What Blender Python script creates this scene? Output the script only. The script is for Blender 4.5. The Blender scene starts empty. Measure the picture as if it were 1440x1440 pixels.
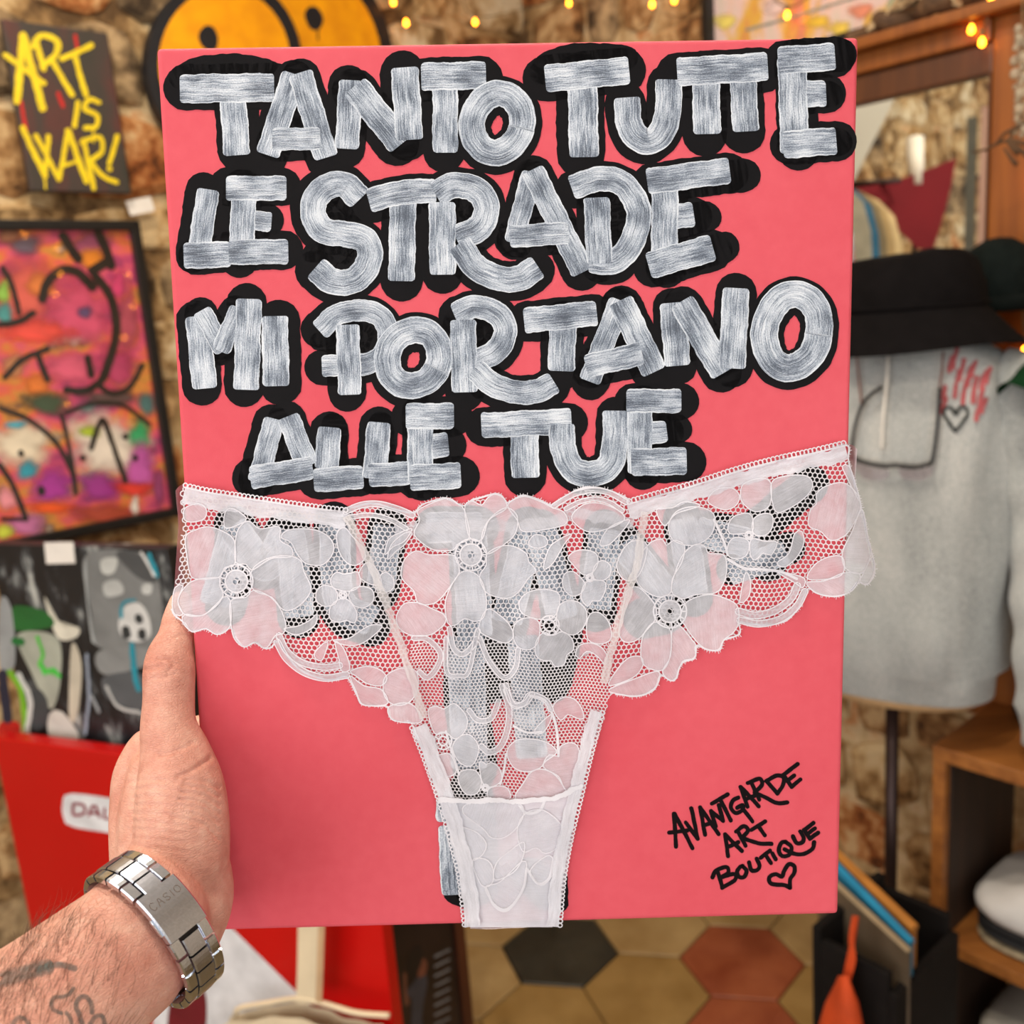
import bpy, bmesh, math, random
import numpy as np
from mathutils import Vector, Matrix
from mathutils.bvhtree import BVHTree
random.seed(7)
SC = bpy.context.scene
COL = SC.collection

# ------------------------------------------------------------------ camera
FPX = 1330.0                                   # focal length for a 1440 px frame
CAM = Vector((0, 0, 1.5))
_up = Vector((-473, 6303, -1330)).normalized()  # world up seen in camera axes (right, up, forward)
_th = math.asin(-_up.z)
_F = Vector((0, math.cos(_th), -math.sin(_th)))
_U0 = Vector((0, math.sin(_th), math.cos(_th)))
_ro = math.asin(_up.x / math.cos(_th))
_R = math.cos(_ro) * Vector((1, 0, 0)) + math.sin(_ro) * _U0
_U = _R.cross(_F)
cam = bpy.data.cameras.new('camera')
cam.sensor_fit = 'HORIZONTAL'; cam.sensor_width = 36.0
cam.lens = 36.0 * FPX / 1440.0
cam.clip_start = 0.01
cam.dof.use_dof = True; cam.dof.focus_distance = 0.41; cam.dof.aperture_fstop = 9.5
camo = bpy.data.objects.new('camera', cam); COL.objects.link(camo)
M = Matrix((_R, _U, -_F)).transposed().to_4x4(); M.translation = CAM
camo.matrix_world = M
SC.camera = camo

# ------------------------------------------------------------------ light and exposure
vs = SC.view_settings
vs.view_transform = 'Standard'; vs.look = 'None'; vs.gamma = 1.0; vs.use_curve_mapping = False
vs.exposure = 0.0
W = bpy.data.worlds.new('daylight'); SC.world = W; W.use_nodes = True
W.node_tree.nodes['Background'].inputs[0].default_value = (0.80, 0.90, 1.0, 1)
W.node_tree.nodes['Background'].inputs[1].default_value = 0.5

def ray(px, py):
    return (_R * (px - 720) + _U * (720 - py) + _F * FPX) / FPX     # depth 1 along the camera axis
def at(px, py, depth):
    return CAM + ray(px, py) * depth
class Plane:
    def __init__(s, p, n): s.p = Vector(p); s.n = Vector(n).normalized()
    def hit(s, px, py, h=0.0):
        r = ray(px, py); t = ((s.p + s.n * h - CAM).dot(s.n)) / r.dot(s.n)
        return CAM + r * t
def project(p):
    d = Vector(p) - CAM; z = d.dot(_F)
    return (720 + FPX * d.dot(_R) / z, 720 - FPX * d.dot(_U) / z, z)

# room: the camera looks into the corner of two stone walls
CORNER = Vector((0.12, 2.75, 0))
A_L, A_R = math.radians(48), math.radians(40)
DL = Vector((-math.sin(A_L), -math.cos(A_L), 0))    # from the corner along the left wall
DR = Vector((math.sin(A_R), -math.cos(A_R), 0))     # from the corner along the right wall
NL = Vector((math.cos(A_L), -math.sin(A_L), 0))     # into the room
NR = Vector((-math.cos(A_R), -math.sin(A_R), 0))
PL = Plane(CORNER, NL); PR = Plane(CORNER, NR); PF = Plane((0, 0, 0), (0, 0, 1))
LEN_L, LEN_R, ROOM_H = 4.2, 3.5, 2.9

def area_light(name, loc, aim, sx, sy, power, color):
    d = bpy.data.lights.new(name, 'AREA'); d.shape = 'RECTANGLE'; d.size = sx; d.size_y = sy
    d.energy = power; d.color = color
    o = bpy.data.objects.new(name, d); COL.objects.link(o); o.location = loc
    o.rotation_euler = (Vector(aim) - Vector(loc)).to_track_quat('-Z', 'Y').to_euler()
    return o
_e1 = CORNER + DL * LEN_L                       # far end of the left wall, shop window wall starts here
WIN_C = _e1 + DR * 1.75 + Vector((0, 0, 1.45))
area_light('window_daylight', WIN_C - DL * 0.10, WIN_C - DL * 2, 2.6, 2.2, 50, (1.0, 0.97, 0.93))
_e2 = CORNER + DR * LEN_R
DOOR_C = _e2 + DL * 2.3 + Vector((0, 0, 1.5))
area_light('doorway_daylight', DOOR_C - DR * 0.10, DOOR_C - DR * 2, 2.0, 2.2, 18, (1.0, 0.95, 0.88))

CEIL_LAMPS = [Vector((-0.55, 1.25, 2.72)), Vector((0.25, 0.9, 2.72)), Vector((-0.25, 0.30, 2.72))]
for _p in CEIL_LAMPS: area_light('ceiling_spot', _p, _p - Vector((0, 0, 1)), 0.14, 0.14, 11, (1.0, 0.88, 0.72))

# ------------------------------------------------------------------ helpers
ABS = {}
def _abs(o): return ABS.get(o.name, Vector((0, 0, 0)))
def tag(o, label=None, cat=None, group=None, kind=None):
    if label: o['label'] = label
    if cat: o['category'] = cat
    if group: o['group'] = group
    if kind: o['kind'] = kind
    return o
def thing(name, label, cat, loc, group=None):
    o = bpy.data.objects.new(name, None); COL.objects.link(o); o.empty_display_size = 0.05
    o.location = Vector(loc); ABS[o.name] = Vector(loc)
    return tag(o, label, cat, group)
def link_mesh(name, me, mat, parent, c):
    if mat: me.materials.append(mat)
    o = bpy.data.objects.new(name, me); COL.objects.link(o)
    ABS[o.name] = c.copy()
    if parent is not None:
        o.parent = parent; o.location = c - _abs(parent)
    else: o.location = c
    return o
def obj(name, V, F, mat=None, parent=None, uv=None, smooth=False):
    V = [Vector(v) for v in V]
    lo = Vector((min(v.x for v in V), min(v.y for v in V), min(v.z for v in V)))
    hi = Vector((max(v.x for v in V), max(v.y for v in V), max(v.z for v in V)))
    c = (lo + hi) / 2
    me = bpy.data.meshes.new(name)
    me.from_pydata([v - c for v in V], [], F)
    if uv is not None:
        l = me.uv_layers.new(name='UVMap')
        vi = np.zeros(len(me.loops), dtype=np.int32); me.loops.foreach_get('vertex_index', vi)
        l.data.foreach_set('uv', np.asarray(uv, dtype=np.float32)[vi].ravel())
    if smooth: me.polygons.foreach_set('use_smooth', [True] * len(me.polygons))
    me.update()
    return link_mesh(name, me, mat, parent, c)
class MB:
    """collects shapes into one mesh"""
    def __init__(s): s.V = []; s.F = []; s.UV = []
    def add(s, V, F, UV=None):
        n = len(s.V); s.V += [Vector(v) for v in V]; s.F += [tuple(i + n for i in f) for f in F]
        s.UV += list(UV) if UV is not None else [(0, 0)] * len(V)
        return s
    def box(s, c, ax, ay, az, bev=0.0):
        """c centre; ax, ay, az half-extent vectors"""
        c, ax, ay, az = map(Vector, (c, ax, ay, az))
        if bev <= 0:
            V = [c + ax * i + ay * j + az * k for i in (-1, 1) for j in (-1, 1) for k in (-1, 1)]
            F = [(0, 1, 3, 2), (4, 6, 7, 5), (0, 4, 5, 1), (2, 3, 7, 6), (0, 2, 6, 4), (1, 5, 7, 3)]
            return s.add(V, F)
        bm = bmesh.new(); bmesh.ops.create_cube(bm, size=2)
        lx, ly, lz = ax.length, ay.length, az.length
        for v in bm.verts: v.co = Vector((v.co.x * lx, v.co.y * ly, v.co.z * lz))
        bmesh.ops.bevel(bm, geom=bm.edges[:] , offset=bev, segments=2, profile=0.6, affect='EDGES')
        ux, uy, uz = ax / lx, ay / ly, az / lz
        bm.verts.index_update()
        V = [c + ux * v.co.x + uy * v.co.y + uz * v.co.z for v in bm.verts]
        F = [tuple(v.index for v in f.verts) for f in bm.faces]; bm.free()
        return s.add(V, F)
    def prism(s, pts, off):
        """closed polygon pts extruded by vector off"""
        n = len(pts); pts = [Vector(p) for p in pts]; off = Vector(off)
        V = pts + [p + off for p in pts]
        F = [tuple(range(n)), tuple(range(2 * n - 1, n - 1, -1))] + [(i, i + n, (i + 1) % n + n, (i + 1) % n) for i in range(n)]
        return s.add(V, F)
    def tube(s, pts, rad, seg=8, cap=True, closed=False):
        pts = [Vector(p) for p in pts]; n = len(pts)
        if not hasattr(rad, '__len__'): rad = [rad] * n
        V = []; prev = None
        for i, p in enumerate(pts):
            if closed: t = (pts[(i + 1) % n] - pts[i - 1])
            else: t = pts[min(i + 1, n - 1)] - pts[max(i - 1, 0)]
            t = t.normalized() if t.length > 1e-9 else Vector((0, 0, 1))
            if prev is None:
                a = Vector((0, 0, 1)) if abs(t.z) < 0.9 else Vector((1, 0, 0))
                u = t.cross(a).normalized()
            else:
                u = (prev - t * prev.dot(t)); u = u.normalized() if u.length > 1e-6 else t.orthogonal().normalized()
            prev = u; w = t.cross(u)
            for k in range(seg):
                a = 2 * math.pi * k / seg
                V.append(p + (u * math.cos(a) + w * math.sin(a)) * rad[i])
        F = []
        for i in range(n if closed else n - 1):
            j = (i + 1) % n
            for k in range(seg):
                k2 = (k + 1) % seg
                F.append((i * seg + k, i * seg + k2, j * seg + k2, j * seg + k))
        if cap and not closed:
            F.append(tuple(range(seg - 1, -1, -1))); F.append(tuple((n - 1) * seg + k for k in range(seg)))
        return s.add(V, F)
    def lathe(s, base, axis, prof, seg=20, sx=1.0, uref=None):
        """prof: (radius, height) list round axis"""
        axis = Vector(axis).normalized(); base = Vector(base)
        u = (Vector(uref) - axis * Vector(uref).dot(axis)).normalized() if uref else axis.orthogonal().normalized()
        w = axis.cross(u); V = []
        for r, h in prof:
            for k in range(seg):
                a = 2 * math.pi * k / seg
                V.append(base + axis * h + (u * math.cos(a) * sx + w * math.sin(a)) * r)
        F = []
        for i in range(len(prof) - 1):
            for k in range(seg):
                k2 = (k + 1) % seg
                F.append((i * seg + k, i * seg + k2, (i + 1) * seg + k2, (i + 1) * seg + k))
        F.append(tuple(range(seg - 1, -1, -1))); F.append(tuple((len(prof) - 1) * seg + k for k in range(seg)))
        return s.add(V, F)
    def build(s, name, mat, parent=None, smooth=False): return obj(name, s.V, s.F, mat, parent, s.UV, smooth)

def catmull(P, step=4.0, closed=False):
    P = [np.array(p, float) for p in P]; n = len(P)
    if n == 2 and not closed:
        k = max(2, int(np.linalg.norm(P[1] - P[0]) / step)); return [P[0] + (P[1] - P[0]) * i / k for i in range(k + 1)]
    out = []
    for i in range(n if closed else n - 1):
        p1, p2 = P[i], P[(i + 1) % n]
        p0 = P[i - 1] if (i > 0 or closed) else 2 * p1 - p2
        p3 = P[(i + 2) % n] if (i + 2 < n or closed) else 2 * p2 - p1
        k = max(1, int(np.linalg.norm(p2 - p1) / step))
        for j in range(k):
            t = j / k
            out.append(0.5 * (2 * p1 + (p2 - p0) * t + (2 * p0 - 5 * p1 + 4 * p2 - p3) * t * t + (3 * p1 - p0 - 3 * p2 + p3) * t ** 3))
    if not closed: out.append(P[-1])
    return out
def ribbon2d(path, width, cap='round', rough=0.0, rnd=random, step=4.0, closed=False, soft=9.0, smooth=True):
    """2D ribbon: returns verts2d, faces, uv (u = length along / 100, v across 0..1)"""
    P = catmull(path, step, closed) if smooth else [np.array(p, float) for p in path]
    V = []; UV = []; hw = width / 2; ph = rnd.random() * 9
    if not closed:                       # extra samples beyond both ends so that caps are round
        t0 = P[1] - P[0]; t0 = t0 / (np.linalg.norm(t0) + 1e-9); t1 = P[-1] - P[-2]; t1 = t1 / (np.linalg.norm(t1) + 1e-9)
        if cap == 'round':
            seq = [(P[0] - t0 * hw * math.sin(a), math.cos(a)) for a in (1.45, 1.15, 0.8, 0.4)]
            seq += [(p, 1.0) for p in P]
            seq += [(P[-1] + t1 * hw * math.sin(a), math.cos(a)) for a in (0.4, 0.8, 1.15, 1.45)]
        elif cap == 'soft':
            q = soft / hw
            seq = [(P[0] - t0 * soft * math.sin(a), 1 - q + q * math.cos(a)) for a in (1.5, 1.1, 0.6)]
            seq += [(p, 1.0) for p in P]
            seq += [(P[-1] + t1 * soft * math.sin(a), 1 - q + q * math.cos(a)) for a in (0.6, 1.1, 1.5)]
        else: seq = [(p, 1.0) for p in P]
    else: seq = [(p, 1.0) for p in P]
    m = len(seq); acc = 0.0
    for i, (p, k) in enumerate(seq):
        if closed: t = seq[(i + 1) % m][0] - seq[i - 1][0]
        else: t = seq[min(i + 1, m - 1)][0] - seq[max(i - 1, 0)][0]
        t = t / (np.linalg.norm(t) + 1e-9); nrm = np.array([-t[1], t[0]])
        if i: acc += float(np.linalg.norm(p - seq[i - 1][0]))
        for sgn in (-1, 1):
            j = rough * (math.sin(acc * 0.11 + ph + sgn) + 0.7 * math.sin(acc * 0.31 + 2 * ph * sgn) + rnd.uniform(-.7, .7)) if rough else 0
            V.append(p + nrm * sgn * (hw * k + j)); UV.append((acc / 100.0, 0.5 + 0.5 * sgn * k))
    F = [(2 * i, 2 * i + 2, 2 * i + 3, 2 * i + 1) for i in range(m - 1)]
    if closed: F.append((2 * m - 2, 0, 1, 2 * m - 1))
    return V, F, UV
def poly2d(pts, step=5.0, smooth=True):
    P = catmull(pts, step, True) if smooth else [np.array(p, float) for p in pts]
    c = sum(P) / len(P)
    return P, c

# ------------------------------------------------------------------ materials
def srgb(r, g, b):
    f = lambda c: (c / 255 / 12.92) if c / 255 <= 0.04045 else ((c / 255 + 0.055) / 1.055) ** 2.4
    return (f(r), f(g), f(b), 1)
class NT:
    def __init__(s, name):
        s.m = bpy.data.materials.new(name); s.m.use_nodes = True; s.t = s.m.node_tree
        s.b = s.t.nodes['Principled BSDF']; s.out = s.t.nodes['Material Output']
    def n(s, typ, **kw):
        x = s.t.nodes.new(typ)
        for k, v in kw.items():
            if k.startswith('i_'): x.inputs[k[2:].replace('_', ' ')].default_value = v
            else: setattr(x, k, v)
        return x
    def l(s, a, b): s.t.links.new(a, b)
    def noise(s, vec, scale, detail=3, rough=0.5):
        x = s.n('ShaderNodeTexNoise'); x.inputs['Scale'].default_value = scale; x.inputs['Detail'].default_value = detail
        x.inputs['Roughness'].default_value = rough
        if vec is not None: s.l(vec, x.inputs['Vector'])
        return x.outputs[0]
    def ramp(s, fac, stops, interp='LINEAR'):
        x = s.n('ShaderNodeValToRGB'); e = x.color_ramp.elements; x.color_ramp.interpolation = interp
        while len(e) < len(stops): e.new(0.5)
        for i, (p, c) in enumerate(stops): e[i].position = p; e[i].color = c if len(c) == 4 else (*c, 1)
        s.l(fac, x.inputs[0]); return x.outputs[0]
    def mix(s, fac, a, b, mode='MIX'):
        x = s.n('ShaderNodeMix', data_type='RGBA', blend_type=mode)
        for i, v in ((0, fac), (6, a), (7, b)):
            if hasattr(v, 'links') or hasattr(v, 'is_output'): s.l(v, x.inputs[i])
            else: x.inputs[i].default_value = v
        return x.outputs[2]
    def math(s, op, a, b=0.0, c=0.0):
        x = s.n('ShaderNodeMath', operation=op)
        for i, v in enumerate((a, b, c)):
            if hasattr(v, 'is_output'): s.l(v, x.inputs[i])
            else: x.inputs[i].default_value = v
        return x.outputs[0]
    def bump(s, h, strength=0.3, dist=0.001):
        x = s.n('ShaderNodeBump'); x.inputs['Strength'].default_value = strength; x.inputs['Distance'].default_value = dist
        s.l(h, x.inputs['Height']); s.l(x.outputs[0], s.b.inputs['Normal']); return x
    def coord(s, which='Object'): return s.n('ShaderNodeTexCoord').outputs[which]
    def mapv(s, vec, scale=(1, 1, 1), loc=(0, 0, 0), rot=(0, 0, 0)):
        x = s.n('ShaderNodeMapping'); x.inputs['Scale'].default_value = scale; x.inputs['Location'].default_value = loc; x.inputs['Rotation'].default_value = rot
        s.l(vec, x.inputs['Vector']); return x.outputs[0]
    def set(s, **kw):
        for k, v in kw.items(): s.b.inputs[k.replace('_', ' ')].default_value = v
        return s
def simple(name, col, rough=0.6, var=0.12, scale=30.0, metal=0.0, bump=0.0, bscale=None, spec=0.4):
    n = NT(name); n.set(Roughness=rough, Metallic=metal, Specular_IOR_Level=spec)
    co = n.coord('Object'); k = n.noise(co, scale, 4)
    dark = tuple(c * (1 - var * 1.6) for c in col[:3]) + (1,); lite = tuple(min(1, c * (1 + var * 1.6)) for c in col[:3]) + (1,)
    n.l(n.ramp(k, [(0.25, dark), (0.75, lite)]), n.b.inputs['Base Color'])
    if bump: n.bump(n.noise(co, bscale or scale * 3, 4), bump, 0.002)
    return n.m
def glow(name, col, strength):
    n = NT(name); n.set(Roughness=0.4); n.b.inputs['Base Color'].default_value = col
    n.b.inputs['Emission Color'].default_value = col; n.b.inputs['Emission Strength'].default_value = strength
    return n.m
def wood(name, dark, lite, scale=6.0, rough=0.45, axis=2):
    n = NT(name); n.set(Roughness=rough); co = n.coord('Object')
    sc = [scale * 5, scale * 5, scale * 5]; sc[axis] = scale * 0.35
    k = n.noise(n.mapv(co, tuple(sc)), 2.0, 6, 0.65)
    n.l(n.ramp(k, [(0.3, dark), (0.7, lite)]), n.b.inputs['Base Color']); n.bump(k, 0.15, 0.002)
    return n.m
# ================================================================== the setting
def stone_mat(name, cols, scale=9.0):
    n = NT(name); n.set(Roughness=0.9, Specular_IOR_Level=0.2)
    co = n.n('ShaderNodeNewGeometry').outputs['Position']
    k = n.noise(co, scale, 6, 0.62); k2 = n.noise(co, scale * 2.6, 4, 0.6)
    f = n.math('ADD', n.math('MULTIPLY', k, 1.15), n.math('SUBTRACT', n.math('MULTIPLY', k2, 0.75), 0.46))
    n.l(n.ramp(f, [(0.30 + 0.11 * i, c) for i, c in enumerate(cols)]), n.b.inputs['Base Color'])
    n.bump(n.noise(co, scale * 5, 5, 0.65), 0.7, 0.012)
    return n.m
MORTAR = stone_mat('lime_mortar', [srgb(95, 72, 48), srgb(150, 118, 78), srgb(186, 156, 112), srgb(212, 188, 148), srgb(196, 140, 92)], 6)
STONES = [
    stone_mat('stone_sand', [srgb(104, 76, 46), srgb(158, 122, 78), srgb(196, 162, 114), srgb(216, 190, 146)], 9),
    stone_mat('stone_brown', [srgb(66, 46, 30), srgb(124, 88, 54), srgb(166, 126, 82), srgb(202, 168, 122)], 9),
    stone_mat('stone_rust', [srgb(86, 50, 28), srgb(150, 88, 46), srgb(190, 134, 84), srgb(208, 174, 128)], 9),
    stone_mat('stone_pale', [srgb(112, 86, 56), srgb(176, 144, 100), srgb(212, 188, 148), srgb(224, 208, 176)], 9),
    stone_mat('stone_grey', [srgb(62, 50, 38), srgb(112, 92, 68), srgb(158, 132, 98), srgb(192, 164, 124)], 9)]
PLASTER = simple('white_plaster', srgb(232, 228, 220), 0.85, 0.03, 5, bump=0.2, bscale=40)

def wall_slab(name, p0, p1, n, z0, z1, mat, holes=()):
    """slab from p0 to p1 on the floor, thickness behind n; holes (s0, s1, z0, z1)"""
    d = (p1 - p0); L = d.length; d.normalize(); mb = MB(); t = -n * 0.06
    ss = sorted({0, L, *[h[0] for h in holes], *[h[1] for h in holes]}); zz = sorted({z0, z1, *[h[2] for h in holes], *[h[3] for h in holes]})
    for i in range(len(ss) - 1):
        for j in range(len(zz) - 1):
            cs, cz = (ss[i] + ss[i + 1]) / 2, (zz[j] + zz[j + 1]) / 2
            if any(h[0] < cs < h[1] and h[2] < cz < h[3] for h in holes): continue
            c = p0 + d * cs + Vector((0, 0, cz)) + t
            mb.box(c, d * (ss[i + 1] - ss[i]) / 2, Vector((0, 0, (zz[j + 1] - zz[j]) / 2)), n * 0.06)
    o = mb.build(name, mat); return tag(o, kind='structure')
E1, E2 = CORNER + DL * LEN_L, CORNER + DR * LEN_R
E3 = E1 + DR * LEN_R
wall_left = wall_slab('wall_left', CORNER, E1, NL, -0.05, ROOM_H, MORTAR)
wall_right = wall_slab('wall_right', CORNER, E2, NR, -0.05, ROOM_H, MORTAR)
wall_back = wall_slab('wall_back', E1, E3, -DL, -0.05, ROOM_H, PLASTER, [(0.4, 3.1, 0.3, 2.6)])
E4 = E2 + DL * LEN_L
wall_front = wall_slab('wall_front', E2, E4, -DR, -0.05, ROOM_H, PLASTER, [(1.2, 3.4, -0.05, 2.6)])
ceil_V = [CORNER, E1, E4, E2]
o = MB().prism([v + Vector((0, 0, ROOM_H)) for v in ceil_V], (0, 0, 0.08)).build('ceiling', PLASTER); tag(o, kind='structure')
FRAME_GREEN = simple('window_paint', srgb(58, 62, 56), 0.5, 0.08)
def opening_frame(name, p0, d, n, s0, s1, z0, z1, mull):
    mb = MB(); th = 0.03
    for s in [s0 + th, s1 - th] + [s0 + (s1 - s0) * k for k in mull]:
        mb.box(p0 + d * s + Vector((0, 0, (z0 + z1) / 2)) - n * 0.06, d * th, n * 0.03, Vector((0, 0, (z1 - z0) / 2)))
    for z in (z0 + th, z1 - th):
        mb.box(p0 + d * (s0 + s1) / 2 + Vector((0, 0, z)) - n * 0.06, d * (s1 - s0) / 2, n * 0.035, Vector((0, 0, th)))
    return tag(mb.build(name, FRAME_GREEN), kind='structure')
opening_frame('window_1', E1, DR, -DL, 0.4, 3.1, 0.3, 2.6, (0.5,))
opening_frame('door_1', E2, DL, -DR, 1.2, 3.4, 0.0, 2.6, (0.5,))

CAN = simple('lamp_can', srgb(40, 40, 42), 0.4, 0.1)
LAMPGLOW = glow('lamp_lens', srgb(255, 226, 180), 6.0)
for k, p in enumerate(CEIL_LAMPS):
    t = thing('ceiling_lamp', ['black ceiling spot lamp above the floor near the left stone wall', 'black ceiling spot lamp above the mannequin side of the room', 'black ceiling spot lamp above the open middle of the shop'][k], 'lamp', p + Vector((0, 0, .06)))
    MB().lathe(p + Vector((0, 0, .02)), (0, 0, 1), [(.09, 0), (.092, .03), (.085, ROOM_H - p.z - .021)], 20).build('can', CAN, t, True)
    MB().lathe(p + Vector((0, 0, .012)), (0, 0, 1), [(.075, 0), (.078, .007)], 20).build('lens', LAMPGLOW, t)

# rubble stones: courses of uneven blocks with rounded corners, standing proud of the mortar
def stones(parent, p0, d, n, L, seed, want):
    r = random.Random(seed); up = Vector((0, 0, 1)); z = 0.02; cnt = 0
    while z < ROOM_H - 0.1:
        h = r.uniform(0.10, 0.19); s = r.uniform(-0.1, 0.0)
        while s < L:
            w = r.uniform(0.11, 0.32)
            cs, cz = s + w / 2, z + h / 2
            c = p0 + d * cs + up * cz
            if 0.03 < cs < L - 0.05 and want(c) and cnt < 300:
                K = 11; ring = []
                for k in range(K):
                    a = 2 * math.pi * (k + r.uniform(-.25, .25)) / K
                    ca, sa = math.cos(a), math.sin(a)
                    q = 1.0 / (abs(ca) ** 4.5 + abs(sa) ** 4.5) ** (1 / 4.5)
                    q *= r.uniform(0.88, 1.06)
                    ring.append((ca * q * (w / 2 - 0.006), sa * q * (h / 2 - 0.006)))
                pr = r.uniform(0.004, 0.024); tilt = r.uniform(-.05, .05)
                V = []
                for (f, dep) in ((1.0, -0.01), (0.97, pr * 0.55), (0.78, pr)):
                    for (x, y) in ring: V.append(c + d * x * f + up * y * f + n * (dep + tilt * x * (dep > 0)))
                V.append(c + n * (pr * r.uniform(0.9, 1.25)))
                F = []
                for i in range(2):
                    for k in range(K): k2 = (k + 1) % K; F.append((i * K + k, i * K + k2, (i + 1) * K + k2, (i + 1) * K + k))
                for k in range(K): F.append((2 * K + k, 2 * K + (k + 1) % K, 3 * K))
                m = STONES[r.choices(range(5), (30, 22, 7, 27, 16))[0]]
                obj('stone', V, F, m, parent, smooth=False); cnt += 1
            s += w
        z += h
def in_frame(mx=70):
    def f(c):
        x, y, zz = project(c)
        return zz > 0.2 and -mx < x < 1440 + mx and -mx < y < 1440 + mx
    return f
MIRW = Plane(CORNER + NR * 0.10, NR)        # mirror glass plane on the right wall
def mirrored(p): return p - MIRW.n * 2 * (p - MIRW.p).dot(MIRW.n)
def seen_left(c):
    if in_frame()(c):
        return True
    x, y, zz = project(mirrored(c))
    return zz > 0.5 and 1180 < x < 1430 and 90 < y < 420
stones(wall_left, CORNER, DL, NL, LEN_L, 3, seen_left)
def seen_right(c):
    return in_frame()(c)
stones(wall_right, CORNER, DR, NR, LEN_R, 5, seen_right)

# floor of hexagonal cement tiles
GROUT = simple('floor_grout', srgb(120, 100, 68), 0.9, 0.1, 20)
fl = MB().prism([v + Vector((0, 0, -0.012)) for v in ceil_V], (0, 0, -0.08)).build('floor', GROUT); tag(fl, kind='structure')
def tile_mat(name, a, b, rough):
    n = NT(name); n.set(Roughness=rough); co = n.n('ShaderNodeNewGeometry').outputs['Position']
    k = n.noise(co, 7, 5, 0.6); n.l(n.ramp(k, [(0.3, a), (0.7, b)]), n.b.inputs['Base Color'])
    n.l(n.ramp(n.noise(co, 16, 4), [(0.3, (rough - .1,) * 3), (0.7, (rough + .15,) * 3)]), n.b.inputs['Roughness'])
    return n.m
T_TAN = [tile_mat('tile_tan', srgb(150, 120, 74), srgb(184, 156, 108), 0.45), tile_mat('tile_ochre', srgb(138, 106, 56), srgb(168, 136, 82), 0.45)]
T_BLK = tile_mat('tile_black', srgb(34, 34, 30), srgb(62, 60, 52), 0.4)
T_RED = tile_mat('tile_terracotta', srgb(132, 58, 32), srgb(166, 92, 58), 0.5)
h0 = PF.hit(705.6, 1330); h1 = PF.hit(870, 1340); hc = (h0 + h1) / 2
HR = (h1 - h0).length / 2; hx = (h1 - h0).normalized(); hy = Vector((0, 0, 1)).cross(hx)
hexV = [(math.cos(math.pi / 3 * k), math.sin(math.pi / 3 * k)) for k in range(6)]
def hex_mesh(mat):
    V = []; g = 0.985
    for (f, z) in ((g, -0.012), (g, -0.002), (g - 0.02, 0.0)):
        V += [hx * a * HR * f + hy * b * HR * f + Vector((0, 0, z)) for a, b in hexV]
    F = [(i * 6 + k, i * 6 + (k + 1) % 6, i * 6 + 6 + (k + 1) % 6, i * 6 + 6 + k) for i in range(2) for k in range(6)] + [tuple(range(12, 18))]
    me = bpy.data.meshes.new('tile'); me.from_pydata(V, [], F); me.materials.append(mat); return me
HM = [hex_mesh(m) for m in (T_TAN[0], T_TAN[1], T_BLK, T_RED)]
reds = [PF.hit(1051, 1357), PF.hit(1067, 1420)]
r = random.Random(11); cnt = 0
for i in range(-14, 14):
    for j in range(-14, 14):
        c = hc + hx * (1.5 * HR * i) + hy * (math.sqrt(3) * HR * (j + (i % 2) * 0.5))
        if (c - CORNER).dot(NL) < -HR * 0.5 or (c - CORNER).dot(NR) < -HR * 0.5: continue
        x, y, zz = project(c)
        if not (zz > 0.3 and -250 < x < 1700 and y < 1850) or cnt >= 300: continue
        k = 2 if (i, j) == (0, 0) else (3 if min((c - q).length for q in reds) < HR * 0.8 else r.choices((0, 1), (6, 4))[0])
        if k < 2 and not (640 < x < 1180 and 1240 < y < 1500): k = r.choices((0, 1, 2, 3), (5, 4, 1.5, 1.5))[0]
        t = bpy.data.objects.new('tile', HM[k]); COL.objects.link(t); t.parent = fl; t.location = c - _abs(fl); cnt += 1
# ================================================================== the painted canvas held up in front of the camera
CW, CH, CT = 0.30, 0.40, 0.018
_pr = np.array([[0.99969265, -0.02003572, -0.01460048], [0.02166674, 0.99231877, 0.12179492], [0.01204809, -0.12207383, 0.99244789]])
_pt = (0.00273956, 0.00193659, 0.42782839)
def c2w(v): return _R * v[0] + _U * v[1] + _F * v[2]
EX, EY = c2w(_pr[:, 0]), c2w(_pr[:, 1])
EN = -c2w(_pr[:, 2])                                   # towards the camera
CC = CAM + c2w(_pt)
PC = Plane(CC, EN)                                     # painted face
def cloc(x, y, h=0.0): return CC + EX * x + EY * y + EN * h
def cuv(px, py):
    d = PC.hit(px, py) - CC
    return d.dot(EX), d.dot(EY)

def pink_mat():
    n = NT('pink_canvas'); n.set(Roughness=0.55, Specular_IOR_Level=0.35)
    co = n.coord('Object'); uv = n.coord('UV')
    big = n.noise(co, 9, 3); streak = n.noise(n.mapv(co, (40, 40, 40)), 4, 3)
    f = n.math('ADD', n.math('MULTIPLY', big, 0.7), n.math('MULTIPLY', streak, 0.3))
    n.l(n.ramp(f, [(0.3, srgb(234, 86, 101)), (0.7, srgb(245, 102, 116))]), n.b.inputs['Base Color'])
    wx = n.n('ShaderNodeTexWave', wave_type='BANDS', bands_direction='X'); wx.inputs['Scale'].default_value = 520; n.l(uv, wx.inputs['Vector'])
    wy = n.n('ShaderNodeTexWave', wave_type='BANDS', bands_direction='Y'); wy.inputs['Scale'].default_value = 520; n.l(uv, wy.inputs['Vector'])
    for w in (wx, wy): w.inputs['Distortion'].default_value = 1.5
    n.bump(n.math('ADD', n.math('ADD', wx.outputs['Fac'], wy.outputs['Fac']), n.math('MULTIPLY', n.noise(co, 900, 2), 1.2)), 0.45, 0.0005)
    return n.m
PINK = pink_mat()
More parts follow.
